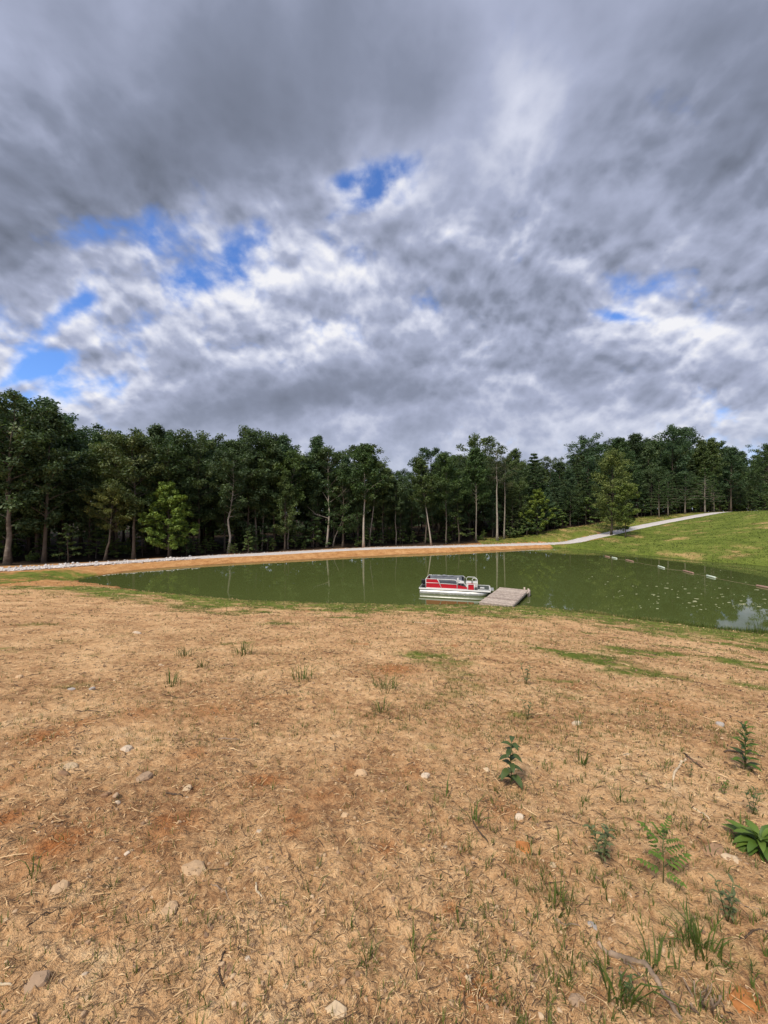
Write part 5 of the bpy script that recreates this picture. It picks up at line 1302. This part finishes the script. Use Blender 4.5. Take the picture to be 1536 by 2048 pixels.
# bright compound-leaved seedling
o, k = plant(1326, 1766, 'seedling', 'bright green seedling with toothed feathery leaves at the lower right', 'seedling')
H = 100 * k; S = np.array([(0, 0, -.02), (.004, 0, H * .35), (-.002, .0, H * .7), (.006, 0, H)])
bar(o, S, .0028, 'stem', M_PL['stem'])
for (u, az, L, pit) in ((.22, 2.7, 44, .25), (.30, .15, 62, .30), (.26, -1.2, 40, .1), (.40, 1.7, 44, .5), (.48, 3.5, 44, .55), (.58, -.3, 40, .6), (.66, 2.5, 52, .75), (.74, 1.0, 36, .7), (.8, -.9, 34, .7), (.9, 2.9, 34, .9), (1.0, .4, 34, 1.0), (.98, 4.2, 30, .9)):
    p0 = along(S, u); L = L * .85 * k; d = np.array([math.cos(az) * math.cos(pit), math.sin(az) * math.cos(pit), math.sin(pit)])
    rach = bar(o, [p0, p0 + d * L * .5 + np.array([0, 0, .003]), p0 + d * L], .0010, 'leaf_stalk', M_PL['stem'], 4)
    for j in range(5):
        for sgn in (-1, 1):
            q = p0 + d * L * (.25 + .18 * j)
            add_leaf(rach, q, az + sgn * 1.0, pit * .6, L * .34 * (1 - .1 * j), L * .15, .7, M_PL['bright'], rg.uniform(.3, .9), n=5)
    add_leaf(rach, p0 + d * L, az, pit * .6, L * .3, L * .14, .6, M_PL['bright'], .7, n=5)
# broad-leaved clump cut by the right edge
o, k = plant(1520, 1700, 'leafy_weed', 'bright broad-leaved weed cut by the right edge of the picture', 'weed')
for i in range(44):
    u = i / 43; az = i * 2.4 + rg.normal(0, .3); L = (60 - 26 * u) * k * rg.uniform(.65, 1.15)
    add_leaf(o, (.015 * math.cos(az), .015 * math.sin(az), .005 + .085 * u), az, .15 + .9 * u + rg.normal(0, .15), L, L * rg.uniform(.26, .38), rg.uniform(.7, 1.4), M_PL['bright'], rg.uniform(.0, .9), n=7, serr=.12)
# upright narrow-leaved seedling at the right edge
o, k = plant(1490, 1548, 'seedling', 'upright narrow-leaved seedling near the right edge, up the slope from the broad-leaved weed', 'seedling')
H = 92 * k; S = np.array([(0, 0, -.02), (.003, 0, H * .5), (.0, .0, H)]); bar(o, S, .0035, 'stem', M_PL['stem'])
for i in range(30):
    u = i / 29; p = along(S, .12 + .88 * u); L = (30 - 14 * u) * k * rg.uniform(.8, 1.2)
    add_leaf(o, p, i * 2.4, .5 + .3 * u, L, L * .30, .7, M_PL['bright' if i % 3 else 'dark'], rg.uniform(.0, .5), n=5)
# small tuft-like weed below it
for (px_, py_, hp, n, m, lab) in ((1447, 1592, 34, 20, 'bright', 'small bushy weed below the upright narrow-leaved seedling'), (1205, 1735, 78, 46, 'grey', 'feathery grey-green weed left of the bright seedling'), (1455, 1850, 80, 36, 'grey', 'dull small-leaved weed at the right, above the arching twig'),
                                (1055, 1440, 40, 24, 'grey', 'small grey-green weed up the slope behind the dark seedling'), (1380, 1560, 30, 20, 'dark', 'small dark weed below the grey-brown slab'), (1052, 1372, 44, 22, 'grey', 'thin weed in the middle distance right of centre'), (1255, 2000, 60, 20, 'dark', 'dark-leaved weed at the foot of the tall arching clump'), (1505, 1630, 50, 24, 'dark', 'dark wispy weed behind the broad-leaved weed')):
    o, k = plant(px_, py_, 'small_weed', lab, 'weed'); H = hp * k
    for q in range(3):
        a = q * 2.1 + .5; S = np.array([(0, 0, -.01), (math.cos(a) * H * .12, math.sin(a) * H * .12, H * .5), (math.cos(a) * H * .26, math.sin(a) * H * .2, H * rg.uniform(.75, 1))])
        bar(o, S, H * .012, 'stem', M_PL['stem'], 4)
        for i in range(n // 3):
            u = .2 + .8 * i / (n // 3 - 1); L = H * rg.uniform(.14, .26)
            add_leaf(o, along(S, u), i * 2.4 + q, rg.uniform(.2, .8), L, L * .34, .6, M_PL[m], rg.uniform(.1, .9), n=4)
# small pale-flowered weed at the water's edge, and tall reeds at the right
M_FLW = simple('pale_blossom', (.55, .62, .60), .7, .2, 8)
for (px_, py_, lab) in ((795, 1206, 'taller pale-flecked weed at the water edge left of the boat'), (772, 1206, 'low pale-flecked weed at the water edge, left of the taller one')):
    x, y, z = at_px(px_, py_ + 2); o = empty('flowering_weed', (x, y, z)); tag(o, lab, 'weed'); hh = .55 if px_ > 780 else .3
    for q in range(7):
        a = rg.rand() * 6.28; h = hh * rg.uniform(.6, 1.0); tip = (math.cos(a) * .25 * h + rg.normal(0, .1), math.sin(a) * .2, h)
        bar(o, [(rg.normal(0, .05), 0, -.03), (tip[0] * .5, tip[1] * .5, h * .6), tip], .006, 'stem', M_PL['stem'], 4)
        G = Geo(); leaf_cloud(G, np.array([tip]), np.array([.08]), 12, .045, rg); G.obj('blossom', M_FLW, o)['kind'] = 'stuff'
for (px_, py_, lab) in ((1520, 1268, 'tall wispy reed clump at the water edge by the sky reflection'), (1500, 1266, 'shorter reed clump left of the tall wispy one at the water edge')):
    x, y, z = at_px(px_, py_); o = empty('reed_clump', (x, y, z)); tag(o, lab, 'reeds'); G = Geo()
    tufts(G, np.zeros(1), np.zeros(1), np.zeros(1), 34, .95 if px_ > 1510 else .6, .014, rg, .25, .3, .55); G.obj('blades', M_GRASS, o)['kind'] = 'stuff'
